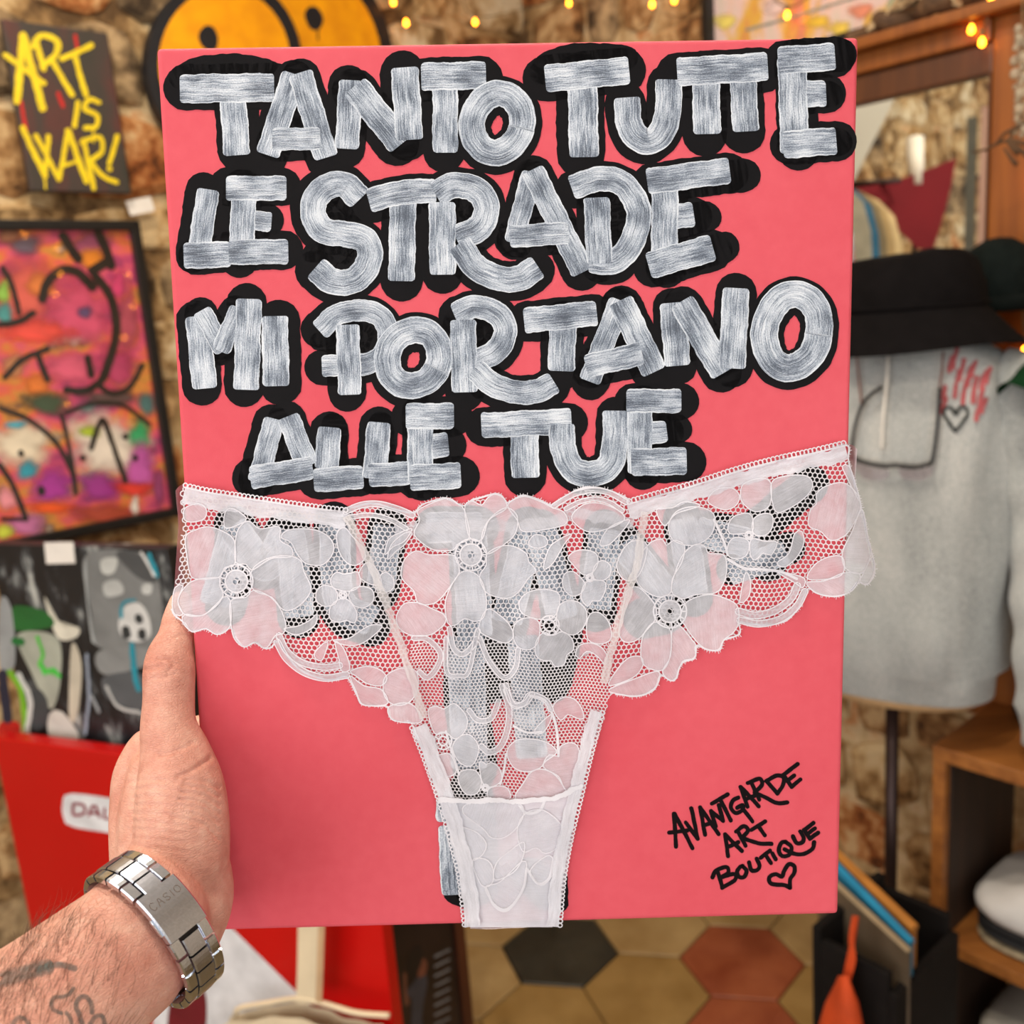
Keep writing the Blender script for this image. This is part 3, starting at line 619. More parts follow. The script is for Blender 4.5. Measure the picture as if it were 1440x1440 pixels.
PET = {  # traced petals and leaves, by zoom
 'a': (Za, [
  [(365, 405), (300, 355), (230, 335), (170, 350), (115, 385), (120, 480), (135, 570), (165, 605), (285, 598), (320, 545), (370, 530)],
  [(375, 520), (372, 420), (390, 345), (440, 305), (500, 345), (600, 335), (605, 405), (660, 440), (665, 490), (560, 500), (460, 560), (430, 530)],
  [(460, 560), (540, 500), (640, 485), (710, 510), (730, 570), (765, 650), (740, 710), (680, 760), (620, 765), (560, 700), (465, 660)],
  [(465, 665), (540, 690), (600, 750), (635, 840), (620, 890), (580, 900), (540, 960), (510, 960), (470, 935), (420, 960), (370, 920), (350, 840), (350, 720), (430, 700)],
  [(345, 715), (345, 850), (280, 895), (220, 865), (150, 880), (100, 830), (110, 790), (200, 795), (280, 740), (310, 700)],
  [(290, 600), (170, 610), (110, 650), (75, 720), (110, 790), (200, 795), (260, 750), (310, 690), (290, 640)],
  [(880, 650), (870, 600), (900, 570), (930, 580), (975, 575), (1010, 570), (1020, 640), (960, 670)],
  [(905, 690), (880, 650), (830, 640), (795, 670), (795, 720), (835, 748), (890, 735)],
  [(960, 690), (985, 655), (1040, 645), (1085, 665), (1090, 715), (1050, 752), (990, 745)],
  [(915, 710), (870, 745), (860, 800), (880, 825), (920, 830), (950, 820), (990, 835), (1005, 790), (985, 745), (950, 710)],
  [(610, 390), (640, 355), (720, 345), (800, 355), (860, 390), (885, 440), (870, 490), (830, 530), (780, 535), (730, 520), (690, 470), (660, 415)],
  [(1160, 1105), (1230, 1070), (1310, 1085), (1320, 1180), (1270, 1250), (1200, 1260), (1150, 1220), (1140, 1150)],
  [(1170, 1270), (1270, 1250), (1330, 1300), (1335, 1350), (1240, 1350), (1180, 1330)],
  [(110, 240), (180, 215), (220, 240), (215, 290), (160, 310), (110, 300)]], [
  [(625, 865), (700, 850), (760, 820), (795, 790), (790, 840), (740, 880), (680, 895)],
  [(880, 925), (960, 915), (1030, 870), (1080, 845), (1135, 850), (1090, 900), (1020, 945), (950, 950)],
  [(890, 930), (930, 960), (960, 1030), (965, 1080), (925, 1085), (910, 1020)],
  [(785, 990), (830, 940), (855, 930), (840, 990), (820, 1030), (790, 1020)],
  [(900, 370), (940, 340), (985, 390), (1040, 450), (1045, 500), (1000, 535), (950, 520), (910, 460)],
  [(1020, 560), (1060, 520), (1110, 560), (1130, 630), (1080, 635), (1020, 600)],
  [(970, 1085), (1050, 1060), (1120, 1075), (1160, 1120), (1130, 1160), (1060, 1150), (1000, 1110)],
  [(970, 1110), (1040, 1160), (1130, 1180), (1165, 1250), (1100, 1265), (1030, 1255), (1000, 1190)],
  [(60, 650), (100, 640), (75, 720), (100, 790), (60, 790), (45, 740)],
  [(320, 340), (400, 320), (430, 290), (360, 240), (320, 260)],
  [(1150, 480), (1170, 400), (1230, 365), (1290, 345), (1250, 410), (1190, 440)],
  [(1120, 600), (1150, 570), (1190, 600), (1195, 650), (1160, 675), (1130, 650)]]),
 'b': (Zb, [
  [(455, 360), (430, 220), (440, 180), (470, 168), (520, 190), (550, 155), (590, 133), (640, 155), (650, 210), (560, 270), (520, 375)],
  [(520, 375), (545, 290), (600, 230), (660, 205), (710, 250), (700, 340), (640, 400), (550, 450)],
  [(370, 430), (270, 430), (200, 390), (160, 340), (190, 270), (178, 225), (220, 195), (300, 163), (350, 155), (400, 190), (430, 220), (455, 360), (390, 400)],
  [(375, 460), (240, 455), (170, 435), (110, 480), (90, 560), (110, 600), (160, 650), (180, 710), (240, 720), (300, 690), (390, 570), (400, 530)],
  [(410, 550), (330, 690), (340, 820), (380, 830), (430, 795), (480, 810), (530, 790), (545, 690), (505, 570)],
  [(550, 450), (620, 410), (690, 410), (760, 450), (770, 490), (810, 540), (770, 580), (720, 650), (670, 685), (600, 680), (540, 650), (510, 570), (545, 510)],
  [(75, 760), (110, 715), (180, 710), (250, 740), (320, 775), (325, 820), (250, 880), (150, 885), (85, 850), (65, 800)],
  [(835, 800), (740, 770), (720, 710), (760, 660), (830, 640), (900, 645), (935, 670), (930, 740), (900, 790)],
  [(920, 790), (930, 730), (980, 700), (1040, 710), (1080, 760), (1070, 830), (1020, 880), (960, 870), (920, 830)],
  [(850, 870), (810, 920), (810, 990), (850, 1020), (890, 1020), (910, 1050), (960, 1040), (975, 990), (1010, 960), (1000, 900), (950, 865), (900, 885)],
  [(830, 830), (800, 795), (740, 795), (695, 830), (690, 900), (720, 950), (780, 960), (820, 920)],
  [(1060, 560), (1000, 500), (980, 470), (1020, 435), (1080, 430), (1130, 450), (1140, 500), (1110, 550)],
  [(1115, 580), (1120, 520), (1160, 485), (1205, 510), (1205, 560), (1170, 590)],
  [(1060, 590), (1010, 545), (960, 560), (955, 630), (1000, 675), (1050, 660), (1075, 610)],
  [(1080, 600), (1050, 680), (1085, 730), (1110, 700), (1150, 700), (1180, 640), (1170, 595)],
  [(660, 190), (740, 145), (830, 170), (890, 200), (960, 230), (970, 290), (860, 320), (740, 330), (710, 270)],
  [(1240, 510), (1280, 420), (1330, 380), (1400, 400), (1380, 520), (1330, 590), (1270, 580)]], [
  [(505, 850), (550, 745), (620, 780), (670, 830), (690, 890), (650, 925), (570, 900)],
  [(850, 530), (880, 420), (940, 370), (1000, 345), (960, 400), (900, 500)],
  [(1150, 400), (1190, 320), (1260, 280), (1310, 270), (1270, 330), (1200, 400)],
  [(1020, 990), (1040, 940), (1100, 925), (1160, 950), (1190, 1000), (1180, 1040), (1130, 990), (1080, 970), (1040, 1010)],
  [(20, 480), (40, 400), (110, 340), (150, 340), (110, 400), (60, 440)],
  [(1080, 830), (1100, 770), (1150, 765), (1200, 820), (1210, 900), (1160, 930), (1090, 910)],
  [(1000, 260), (1060, 190), (1150, 180), (1250, 220), (1280, 270), (1180, 320), (1080, 330)],
  [(770, 400), (800, 350), (860, 360), (870, 400), (820, 420)]]),
 'c': (Zc, [
  [(300, 860), (210, 800), (190, 700), (230, 630), (280, 580), (330, 570), (350, 600), (390, 575), (440, 600), (430, 680), (380, 770), (370, 840)],
  [(375, 830), (400, 720), (440, 640), (500, 595), (550, 610), (560, 640), (640, 650), (655, 720), (640, 790), (600, 840), (500, 850), (430, 870)],
  [(450, 890), (560, 850), (650, 870), (710, 910), (715, 990), (690, 1040), (640, 1080), (610, 1130), (540, 1120), (480, 1060), (440, 1000), (420, 980)],
  [(380, 1020), (420, 1010), (480, 1080), (500, 1110), (490, 1170), (430, 1190), (400, 1270), (370, 1285), (330, 1240), (370, 1160)],
  [(360, 1015), (375, 1090), (360, 1190), (320, 1235), (240, 1210), (220, 1140), (235, 1050), (290, 990)],
  [(290, 900), (210, 815), (150, 830), (130, 920), (110, 1040), (140, 1090), (200, 1080), (250, 1030), (295, 970)],
  [(750, 540), (670, 540), (665, 490), (700, 450), (770, 440), (790, 490), (785, 530)],
  [(790, 540), (790, 470), (840, 440), (885, 450), (885, 510), (850, 550)],
  [(755, 570), (700, 560), (665, 590), (660, 650), (710, 670), (755, 650), (770, 600)],
  [(780, 570), (850, 580), (910, 585), (880, 650), (840, 640), (800, 675), (775, 650)],
  [(880, 290), (950, 250), (1060, 250), (1090, 300), (1050, 360), (960, 420), (900, 425)],
  [(725, 350), (740, 290), (830, 260), (880, 290), (870, 400), (800, 430), (740, 390)],
  [(560, 380), (600, 320), (680, 310), (720, 350), (700, 400), (640, 420)],
  [(360, 500), (400, 430), (480, 405), (560, 420), (595, 460), (580, 540), (520, 590), (450, 600), (380, 570)],
  [(1110, 340), (1160, 300), (1250, 285), (1320, 350), (1330, 420), (1280, 520), (1240, 560), (1180, 575), (1130, 530), (1070, 500), (1080, 420), (1110, 390)],
  [(1290, 530), (1340, 420), (1370, 560), (1385, 640), (1340, 740), (1260, 720), (1240, 640)],
  [(1345, 745), (1390, 660), (1404, 720), (1370, 795), (1330, 785)],
  [(1060, 790), (1150, 780), (1250, 740), (1330, 750), (1290, 830), (1200, 858), (1110, 842)]], [
  [(1065, 770), (1100, 700), (1170, 660), (1240, 660), (1245, 740), (1180, 770)],
  [(910, 690), (970, 640), (1000, 540), (1035, 530), (1045, 590), (1010, 660), (950, 710)],
  [(720, 890), (750, 740), (775, 780), (770, 850), (740, 890)],
  [(910, 735), (980, 745), (1050, 770), (1040, 815), (1000, 790)],
  [(60, 1310), (100, 1230), (160, 1170), (220, 1165), (230, 1210), (180, 1270)],
  [(60, 1330), (180, 1280), (310, 1240), (290, 1330), (200, 1362), (90, 1350)],
  [(300, 420), (380, 410), (440, 380), (520, 400), (400, 440), (340, 500)],
  [(1260, 250), (1240, 200), (1275, 200), (1310, 300), (1330, 380), (1290, 310)]]),
 'd': (Zd, [
  [(235, 150), (280, 125), (320, 140), (370, 110), (420, 150), (445, 200), (430, 260), (380, 300), (330, 265), (270, 270)],
  [(365, 340), (400, 290), (450, 275), (490, 310), (505, 360), (480, 430), (440, 445), (390, 410)],
  [(395, 490), (430, 465), (490, 470), (520, 530), (495, 590), (440, 595), (405, 550)],
  [(510, 420), (545, 435), (570, 425), (610, 450), (630, 510), (600, 545), (550, 555), (520, 520)],
  [(555, 570), (610, 550), (660, 565), (670, 620), (565, 620)],
  [(655, 370), (700, 310), (780, 300), (870, 320), (920, 370), (860, 420), (830, 455), (760, 475), (690, 450)],
  [(850, 430), (880, 385), (930, 390), (940, 340), (1000, 320), (1040, 360), (1030, 500), (970, 570), (930, 500), (860, 460)],
  [(700, 600), (740, 540), (780, 480), (840, 460), (910, 490), (960, 560), (970, 590), (880, 620), (730, 640)],
  [(270, 400), (350, 380), (385, 470), (340, 500), (280, 460)],
  [(420, 690), (470, 640), (700, 640), (745, 690), (710, 770), (640, 825), (570, 825), (530, 780)],
  [(710, 790), (750, 700), (850, 680), (950, 770), (930, 870), (860, 910), (810, 880), (740, 900)],
  [(380, 780), (480, 790), (545, 860), (510, 930), (430, 940)]], [
  [(900, 130), (950, 80), (1010, 85), (1050, 130), (1065, 190), (1030, 190), (980, 170), (940, 200)],
  [(800, 270), (820, 230), (890, 170), (880, 220), (840, 270)],
  [(590, 1050), (600, 960), (680, 890), (745, 850), (740, 930), (690, 1010)],
  [(470, 950), (540, 940), (580, 990), (575, 1070), (520, 1080)],
  [(540, 1090), (620, 1060), (740, 950), (760, 1000), (730, 1120), (650, 1205), (580, 1170)],
  [(780, 1000), (880, 920), (910, 1000), (840, 1080)]]),
}
def inside_any(px, py, polys):
    """vectorised point in polygon; px, py arrays"""
    res = np.zeros(len(px), bool)
    for P in polys:
        P = np.asarray(P, float); x0, y0 = P.min(0); x1, y1 = P.max(0)
        m = np.where((px >= x0) & (px <= x1) & (py >= y0) & (py <= y1))[0]
        if not len(m): continue
        X, Y = px[m], py[m]; c = np.zeros(len(m), bool); j = len(P) - 1
        for i in range(len(P)):
            xi, yi, xj, yj = P[i][0], P[i][1], P[j][0], P[j][1]
            cond = ((yi > Y) != (yj > Y)) & (X < (xj - xi) * (Y - yi) / (yj - yi + 1e-12) + xi)
            c ^= cond; j = i
        res[m] |= c
    return res
allpol = []; rr = random.Random(5); pk = 0
for key, (Z, petals, leaves) in PET.items():
    for pts, mat, nm in [(p, L_PETAL, 'petal') for p in petals] + [(p, L_LEAF, 'leaf') for p in leaves]:
        q = [Z(p) for p in pts]; ring, c = poly2d(q, 4.0); allpol.append(ring)
        n = len(ring); V = [c] + [c + (p - c) * 0.5 for p in ring] + ring
        F = [(0, 1 + i, 1 + (i + 1) % n) for i in range(n)] + [(1 + i, 1 + n + i, 1 + n + (i + 1) % n, 1 + (i + 1) % n) for i in range(n)]
        a = rr.random() * 3.14; ca, sa = math.cos(a), math.sin(a)
        UV = [(((v[0] - c[0]) * ca + (v[1] - c[1]) * sa) / 60 + pk, ((v[1] - c[1]) * ca - (v[0] - c[0]) * sa) / 60) for v in V]
        o = lace_part(nm, [(V, F, UV)], mat, 0.00025 + (pk % 9) * 2e-5)
        lace_part('outline_cord', [ribbon2d(list(ring), 1.6, closed=True, smooth=False)], L_CORD, 0.00055 + (pk % 9) * 1e-5, o)
        pk += 1
# eyelet rings in the middle of the flowers
for (Z, c, ro, ri, k) in ((Za, (378, 618), 86, 58, ka), (Za, (932, 690), 20, 10, ka), (Zb, (463, 455), 84, 58, kb), (Zb, (882, 832), 52, 30, kb), (Zb, (1097, 578), 20, 11, kb), (Zc, (368, 935), 84, 56, kc), (Zc, (768, 550), 20, 11, kc), (Zd, (315, 310), 46, 24, kd), (Zd, (540, 560), 18, 9, kd)):
    sh = []; cx, cy = Z(c)
    for rad in (ro / k, ri / k):
        ring = [np.array((cx + rad * math.cos(a), cy + rad * math.sin(a))) for a in [6.2832 * i / 26 for i in range(26)]]
        sh.append(ribbon2d(ring, 2.2, closed=True, smooth=False))
    m = max(6, int(ro / k * 0.6))
    for i in range(m):
        a = 6.2832 * i / m; d = np.array((math.cos(a), math.sin(a)))
        sh.append(ribbon2d([np.array((cx, cy)) + d * ri / k, np.array((cx, cy)) + d * ro / k], 2.0, 'flat', smooth=False))
    if ri > 40:
        ring = [np.array((cx + (ri / k - 1) * math.cos(a), cy + (ri / k - 1) * math.sin(a))) for a in [6.2832 * i / 18 for i in range(18)]]
        ring2 = [np.array((cx + 5 * math.cos(a), cy + 5 * math.sin(a))) for a in [6.2832 * i / 18 for i in range(18)]]
        lace_part('flower_centre', [(ring + ring2, [(i, (i + 1) % 18, 18 + (i + 1) % 18, 18 + i) for i in range(18)], [(v[0] / 60, v[1] / 60) for v in ring + ring2])], L_PETAL, 0.0004)
    lace_part('eyelet_ring', sh, L_CORD, 0.0005)

# scallop bands and loose loops
for Z, w, pts in [(Za, 30, [(600, 900), (640, 980), (720, 1040), (830, 1065), (915, 1055)]), (Za, 34, [(590, 935), (640, 1020), (730, 1090), (840, 1120), (950, 1105)]), (Za, 30, [(945, 255), (1030, 222), (1120, 218), (1220, 245), (1290, 275)]), (Za, 22, [(960, 285), (1080, 275), (1180, 300), (1260, 345)]),
                  (Zb, 26, [(350, 850), (370, 950), (420, 985), (480, 930), (500, 860)]), (Zb, 20, [(330, 900), (335, 1080), (400, 1100), (450, 1080), (490, 900)]), (Zb, 24, [(510, 900), (560, 1020), (640, 1110), (700, 1060), (715, 960)]), (Zb, 26, [(905, 195), (960, 160), (1020, 130), (1110, 112), (1200, 125), (1290, 175)]), (Zb, 22, [(970, 210), (1040, 175), (1120, 158), (1200, 175), (1270, 220)]),
                  (Zb, 26, [(160, 900), (230, 905), (300, 980), (280, 1060), (230, 1110), (190, 1080)]), (Zb, 26, [(650, 1150), (680, 1240), (740, 1250), (780, 1200), (860, 1230), (890, 1280)]),
                  (Zc, 34, [(715, 935), (800, 955), (900, 930), (980, 870), (1012, 805)]), (Zc, 32, [(722, 980), (820, 998), (930, 972), (1010, 908), (1050, 835)]), (Zc, 14, [(660, 670), (740, 715), (830, 722), (930, 735), (1010, 770)]), (Zc, 12, [(590, 470), (640, 580), (660, 650)]),
                  (Zd, 30, [(630, 20), (665, 130), (660, 240), (620, 340), (560, 370), (520, 340)]), (Zd, 26, [(455, 150), (500, 200), (570, 190), (610, 100)]), (Zd, 14, [(930, 390), (920, 250), (890, 150), (850, 90), (780, 70)]), (Zd, 26, [(650, 40), (690, 120), (750, 110), (790, 60)]), (Zd, 12, [(690, 230), (760, 265), (840, 262)]),
                  (Zd, 12, [(330, 260), (360, 360), (400, 490)]), (Zd, 12, [(650, 380), (640, 460), (620, 540)]), (Zd, 14, [(540, 1090), (590, 1190), (660, 1210), (740, 1100), (760, 990)]), (Zd, 14, [(760, 990), (820, 1070), (880, 1040), (905, 930)]), (Zd, 16, [(720, 650), (760, 695), (830, 680), (860, 620)])]:
    k = {id(Za): ka, id(Zb): kb, id(Zc): kc, id(Zd): kd}[id(Z)]
    q = [Z(p) for p in pts]; s = ribbon2d(q, w / k, 'round', 0.0, rr, 3)
    o = lace_part('scallop_band', [s], L_LEAF if w > 16 else L_CORD, 0.0004)
    if w > 16:
        a = [s[0][i] for i in range(0, len(s[0]), 2)]; b = [s[0][i] for i in range(1, len(s[0]), 2)]
        lace_part('outline_cord', [ribbon2d(x, 1.6, 'flat', smooth=False) for x in (a, b)], L_CORD, 0.0006, o)

# elastic bands, seams, gusset lining
def band(name, pts, w, mat, dh, cap='flat', rough=0.5, step=4): return lace_part(name, [ribbon2d(pts, w, cap, rough, rr, step)], mat, dh)
WL = [(258, 696), (290, 703), (340, 711), (400, 720), (450, 727), (486, 731)]
WR = [(884, 720), (923, 709), (979, 693), (1034, 675), (1090, 660), (1145, 648), (1191, 637)]
band('waistband', WL, 23, L_BAND, 0.0001, rough=1.3); band('waistband', WR, 20, L_BAND, 0.0001, rough=1.3)
band('waistband', [Zb(p) for p in [(60, 330), (200, 315), (400, 295), (700, 305), (900, 275), (1000, 240), (1150, 250), (1330, 290)]], 16, L_LEAF, 0.0001, rough=1.6)
band('side_seam', [Za(p) for p in [(950, 280), (1050, 480), (1150, 720), (1220, 920), (1290, 1120), (1350, 1330)]], 11, L_SEAM, 0.0016, rough=0.8)
band('side_seam', [Zc(p) for p in [(240, 430), (200, 700), (150, 850), (100, 1020), (60, 1180), (30, 1300)]], 11, L_SEAM, 0.0016, rough=0.8)
LEG_L = [Zd(p) for p in [(190, 230), (265, 420), (335, 620), (395, 830), (445, 1040), (475, 1300)]]
LEG_R = [Zd(p) for p in [(1130, 150), (1070, 370), (1015, 600), (960, 830), (920, 1060), (900, 1300)]]
band('leg_elastic', LEG_L, 22, L_BAND, 0.0012, rough=0.9); band('leg_elastic', LEG_R, 17, L_BAND, 0.0012, rough=0.9)
gus = [Zd(p) for p in [(300, 625), (480, 628), (700, 632), (850, 622), (1040, 560), (1000, 850), (960, 1080), (925, 1300), (460, 1305), (425, 1080), (360, 800)]]
ring, c = poly2d(gus, 8.0, False)
ring = []
for i in range(len(gus)):
    a, b = np.array(gus[i]), np.array(gus[(i + 1) % len(gus)]); m = max(1, int(np.linalg.norm(b - a) / 8))
    ring += [a + (b - a) * j / m for j in range(m)]
n = len(ring); LV = [c]; LF = []
for f in (0.35, 0.7, 1.0): LV += [c + (p - c) * f for p in ring]
LF = [(0, 1 + i, 1 + (i + 1) % n) for i in range(n)]
for q in range(2): LF += [(1 + q * n + i, 1 + (q + 1) * n + i, 1 + (q + 1) * n + (i + 1) % n, 1 + q * n + (i + 1) % n) for i in range(n)]
lace_part('gusset_lining', [(LV, LF, [(v[0] / 60, v[1] / 60) for v in LV])], L_LINING, 0.0001)
band('gusset_seam', [Zd(p) for p in [(300, 622), (420, 632), (560, 628), (700, 632), (860, 622), (960, 595), (1050, 552)]], 7, L_CORD, 0.0018, 'round', 0.9, 2)

# picot edging: a row of small loops
def picot(pts, side, name='picot_edge', sp=6.0, r=3.1):
    P = catmull(pts, 1.0); sh = []; acc = 0.0; nxt = 2.0
    for i in range(1, len(P)):
        d = P[i] - P[i - 1]; acc += float(np.linalg.norm(d))
        if acc >= nxt:
            nxt += sp; t = d / (np.linalg.norm(d) + 1e-9); nn = np.array((-t[1], t[0])) * side
            cc = P[i] + nn * r
            ring = [cc + t * r * 1.0 * math.cos(a) + nn * r * 1.15 * math.sin(a) for a in [6.2832 * j / 10 for j in range(10)]]
            sh.append(ribbon2d(ring, 1.7, closed=True, smooth=False))
    sh.append(ribbon2d(pts, 2.2, 'flat', 0, rr, 4))
    return lace_part(name, sh, L_CORD, 0.0011)
picot([(p[0], p[1] - 11) for p in WL], -1, r=2.9); picot([(p[0], p[1] - 11) for p in WR], -1, r=3.4)
def shift(pts, dx): return [(p[0] + dx, p[1]) for p in pts]
picot(shift(LEG_L, -9), 1, r=2.8); picot(shift(LEG_R, 7), -1, r=2.8)

# eyelash fringe along the scalloped lower edges
sh = []
for a, b in ((27, 62), (81, 107), (6, 27)):
    P = catmull(OUT[a:b], 3.2)
    for i in range(1, len(P) - 1):
        t = P[i + 1] - P[i - 1]; t = t / (np.linalg.norm(t) + 1e-9); nn = np.array((t[1], -t[0]))
        if rr.random() < 0.75:
            e = P[i] + nn * rr.uniform(2.0, 4.5) + t * rr.uniform(-1.5, 1.5)
            sh.append(ribbon2d([P[i] - nn, e], 0.8, 'flat', smooth=False))
    sh.append(ribbon2d(P, 2.4, 'flat', 0.3, rr, smooth=False))
tag(lace_part('eyelash_fringe', sh, L_CORD, 0.0003), kind='stuff')

# the net itself: honeycomb of thread, clear of the petals
def net(x0, y0, x1, y1, cw, chh, wd, cond):
    E = []; hexh = chh
    ny = int((y1 - y0) / (hexh * 0.75)); nx = int((x1 - x0) / cw)
    for j in range(ny):
        for i in range(nx):
            cx = x0 + (i + 0.5 * (j % 2)) * cw; cy = y0 + j * hexh * 0.75
            p = [(cx, cy - hexh / 2), (cx + cw / 2, cy - hexh / 4), (cx + cw / 2, cy + hexh / 4), (cx, cy + hexh / 2)]
            for q in range(3): E.append((p[q], p[q + 1]))
    E = np.array(E)
    wob = lambda X, Y: (X + 2.2 * np.sin(Y * 0.045 + X * 0.02), Y + 2.0 * np.sin(X * 0.06))
    ax, ay = wob(E[:, 0, 0], E[:, 0, 1]); bx, by = wob(E[:, 1, 0], E[:, 1, 1])
    mx, my = (ax + bx) / 2, (ay + by) / 2
    ok = inside_any(ax, ay, [OUT]) & inside_any(bx, by, [OUT]) & ~inside_any(mx, my, allpol) & cond(mx, my) & ~inside_any(mx, my, [gus])
    mb = MB()
    for i in np.where(ok)[0]:
        a, b = np.array((ax[i], ay[i])), np.array((bx[i], by[i])); d = b - a; nn = np.array((-d[1], d[0])); nn = nn / (np.linalg.norm(nn) + 1e-9) * wd / 2
        mb.add([lp(a - nn), lp(b - nn), lp(b + nn), lp(a + nn)], [(0, 1, 2, 3)])
    return tag(mb.build('net', L_NET, panties), kind='stuff')
fine = lambda X, Y: (Y > 905) & (X > 575) & (X < 860)
net(238, 620, 1235, 1000, 7.2, 8.2, 1.6, lambda X, Y: ~fine(X, Y))
net(575, 900, 862, 1135, 5.2, 5.8, 1.35, fine)

# the sides and the gusset run on round the edges of the canvas to its back
def wrap(px0, py0, px1, py1, edge, m=10):
    V = []; UV = []; rows = 7
    for i in range(m + 1):
        f = i / m; x, y = px0 + (px1 - px0) * f, py0 + (py1 - py0) * f
        p = lp((x, y), 0.0006); d = p - CC; u, v, h = d.dot(EX), d.dot(EY), d.dot(EN)
        for q in range(rows):
            s = q / (rows - 1); a = s * math.pi / 2
            if edge == 'x':
                uu = math.copysign(max(abs(u), CW / 2 + 0.003) * (1 - s ** 4 * 0.12) + 0.0015 * math.sin(s * 3.14), u); V.append(cloc(uu, v + 0.004 * s, h * (1 - s) + (-CT - 0.006) * s))
            else:
                V.append(cloc(u, -max(-v, CH / 2 + 0.0015) * (1 - s ** 4 * 0.08) , h * (1 - s) + (-CT - 0.006) * s))
            UV.append((s * 2, f * 4))
    F = [(i * rows + q, (i + 1) * rows + q, (i + 1) * rows + q + 1, i * rows + q + 1) for i in range(m) for q in range(rows - 1)]
    return obj('side_wrap', V, F, L_PETAL if edge == 'x' else L_BAND, panties, UV, True)
wrap(254, 690, 243, 858, 'x'); wrap(1192, 632, 1228, 806, 'x'); wrap(661, 1303, 777, 1304, 'y')
# ================================================================== the hand and forearm that hold the canvas
def skin_mat():
    n = NT('skin'); n.set(Roughness=0.48, Specular_IOR_Level=0.4)
    co = n.n('ShaderNodeNewGeometry').outputs['Position']
    k = n.noise(co, 28, 4, 0.6); k2 = n.noise(co, 160, 3, 0.6)
    f = n.math('ADD', n.math('MULTIPLY', k, 0.7), n.math('MULTIPLY', k2, 0.3))
    c = n.ramp(f, [(0.34, srgb(198, 132, 114)), (0.5, srgb(219, 160, 141)), (0.66, srgb(231, 184, 164))])
    n.l(c, n.b.inputs['Base Color'])
    n.b.inputs['Subsurface Weight'].default_value = 0.12; n.b.inputs['Subsurface Radius'].default_value = (1.0, 0.35, 0.2); n.b.inputs['Subsurface Scale'].default_value = 0.004
    v = n.n('ShaderNodeTexVoronoi'); v.feature = 'DISTANCE_TO_EDGE'; v.inputs['Scale'].default_value = 620
    # skin lines run across the hand: squash the cells a little
    n.l(n.mapv(co, (0.7, 0.7, 1.9), (0, 0, 0), (0, 0.25, 0)), v.inputs['Vector'])
    wr = n.noise(n.mapv(co, (60, 60, 330), (0, 0, 0), (0, 0.3, 0)), 1.0, 4, 0.65)
    h = n.math('ADD', n.math('MINIMUM', n.math('MULTIPLY', v.outputs['Distance'], 3.0), 0.35), n.math('MULTIPLY', wr, 1.6))
    n.bump(h, 0.55, 0.0010)
    return n.m
SKIN = skin_mat()
def hp(px, py, h): return PC.hit(px, py, h / 1000.0)
def ell_tube(mb, nodes, seg=18):
    """nodes: (point, side vector, half width, half thickness); rounded at both ends"""
    n = len(nodes); rings = []
    def ring(i, shift, f):
        p, s, a, b = nodes[i]
        t = nodes[min(i + 1, n - 1)][0] - nodes[max(i - 1, 0)][0]; t.normalize()
        s = (s - t * s.dot(t)).normalized(); w = t.cross(s)
        return [p + t * shift + (s * math.cos(q) * a + w * math.sin(q) * b) * f for q in [2 * math.pi * k / seg for k in range(seg)]]
    for ang in (1.45, 1.0, 0.5): rings.append(ring(0, -min(nodes[0][2:]) * math.sin(ang), math.cos(ang)))
    for i in range(n): rings.append(ring(i, 0, 1))
    for ang in (0.5, 1.0, 1.45): rings.append(ring(n - 1, min(nodes[-1][2:]) * math.sin(ang), math.cos(ang)))
    V = [v for r in rings for v in r]; m = len(rings)
    F = [(i * seg + k, i * seg + (k + 1) % seg, (i + 1) * seg + (k + 1) % seg, (i + 1) * seg + k) for i in range(m - 1) for k in range(seg)]
    F += [tuple(range(seg - 1, -1, -1)), tuple((m - 1) * seg + k for k in range(seg))]
    mb.add(V, F)
def limb(mb, pts, flat=1.0, side=None):
    """pts (px, py, h mm, r mm), resampled along a smooth curve"""
    P = [list(hp(*p[:3])) + [p[3] / 1000] for p in pts]
    C = catmull(P, 0.003)
    ell_tube(mb, [(Vector(c[:3]), side or EN.copy(), float(c[3]) * flat, float(c[3])) for c in C], 16)
AX = (_R * (-0.863 * 0.643) + _U * (-0.505 * 0.643) + _F * (-0.766)).normalized()    # wrist to elbow
SD = (_R * 0.505 - _U * 0.863).normalized()                                          # across the wrist
W0 = at(180, 1335, 0.370)
hand_mb = MB()
limb(hand_mb, [(254, 846, -11, 5.4), (250, 870, -10, 7.2), (248, 893, -6, 8.2), (240, 921, -1, 10.8), (238, 945, 3, 11.7), (237.5, 985, 7, 11.5), (237, 1022, 12, 12.4), (246, 1060, 15, 15.5), (253, 1105, 20, 19.0), (256, 1160, 25, 20.5), (254, 1215, 30, 21)])
limb(hand_mb, [(212, 1058, -8, 12), (197, 1090, -6, 12.5), (195, 1125, -2, 13), (196, 1175, 7, 13.5), (205, 1235, 20, 15)])
limb(hand_mb, [(225, 1090, 4, 15), (225, 1130, 8, 18), (226, 1190, 16, 19), (222, 1260, 28, 19)])
limb(hand_mb, [(258, 1205, 24, 19), (262, 1262, 30, 20.5), (246, 1310, 38, 20)])
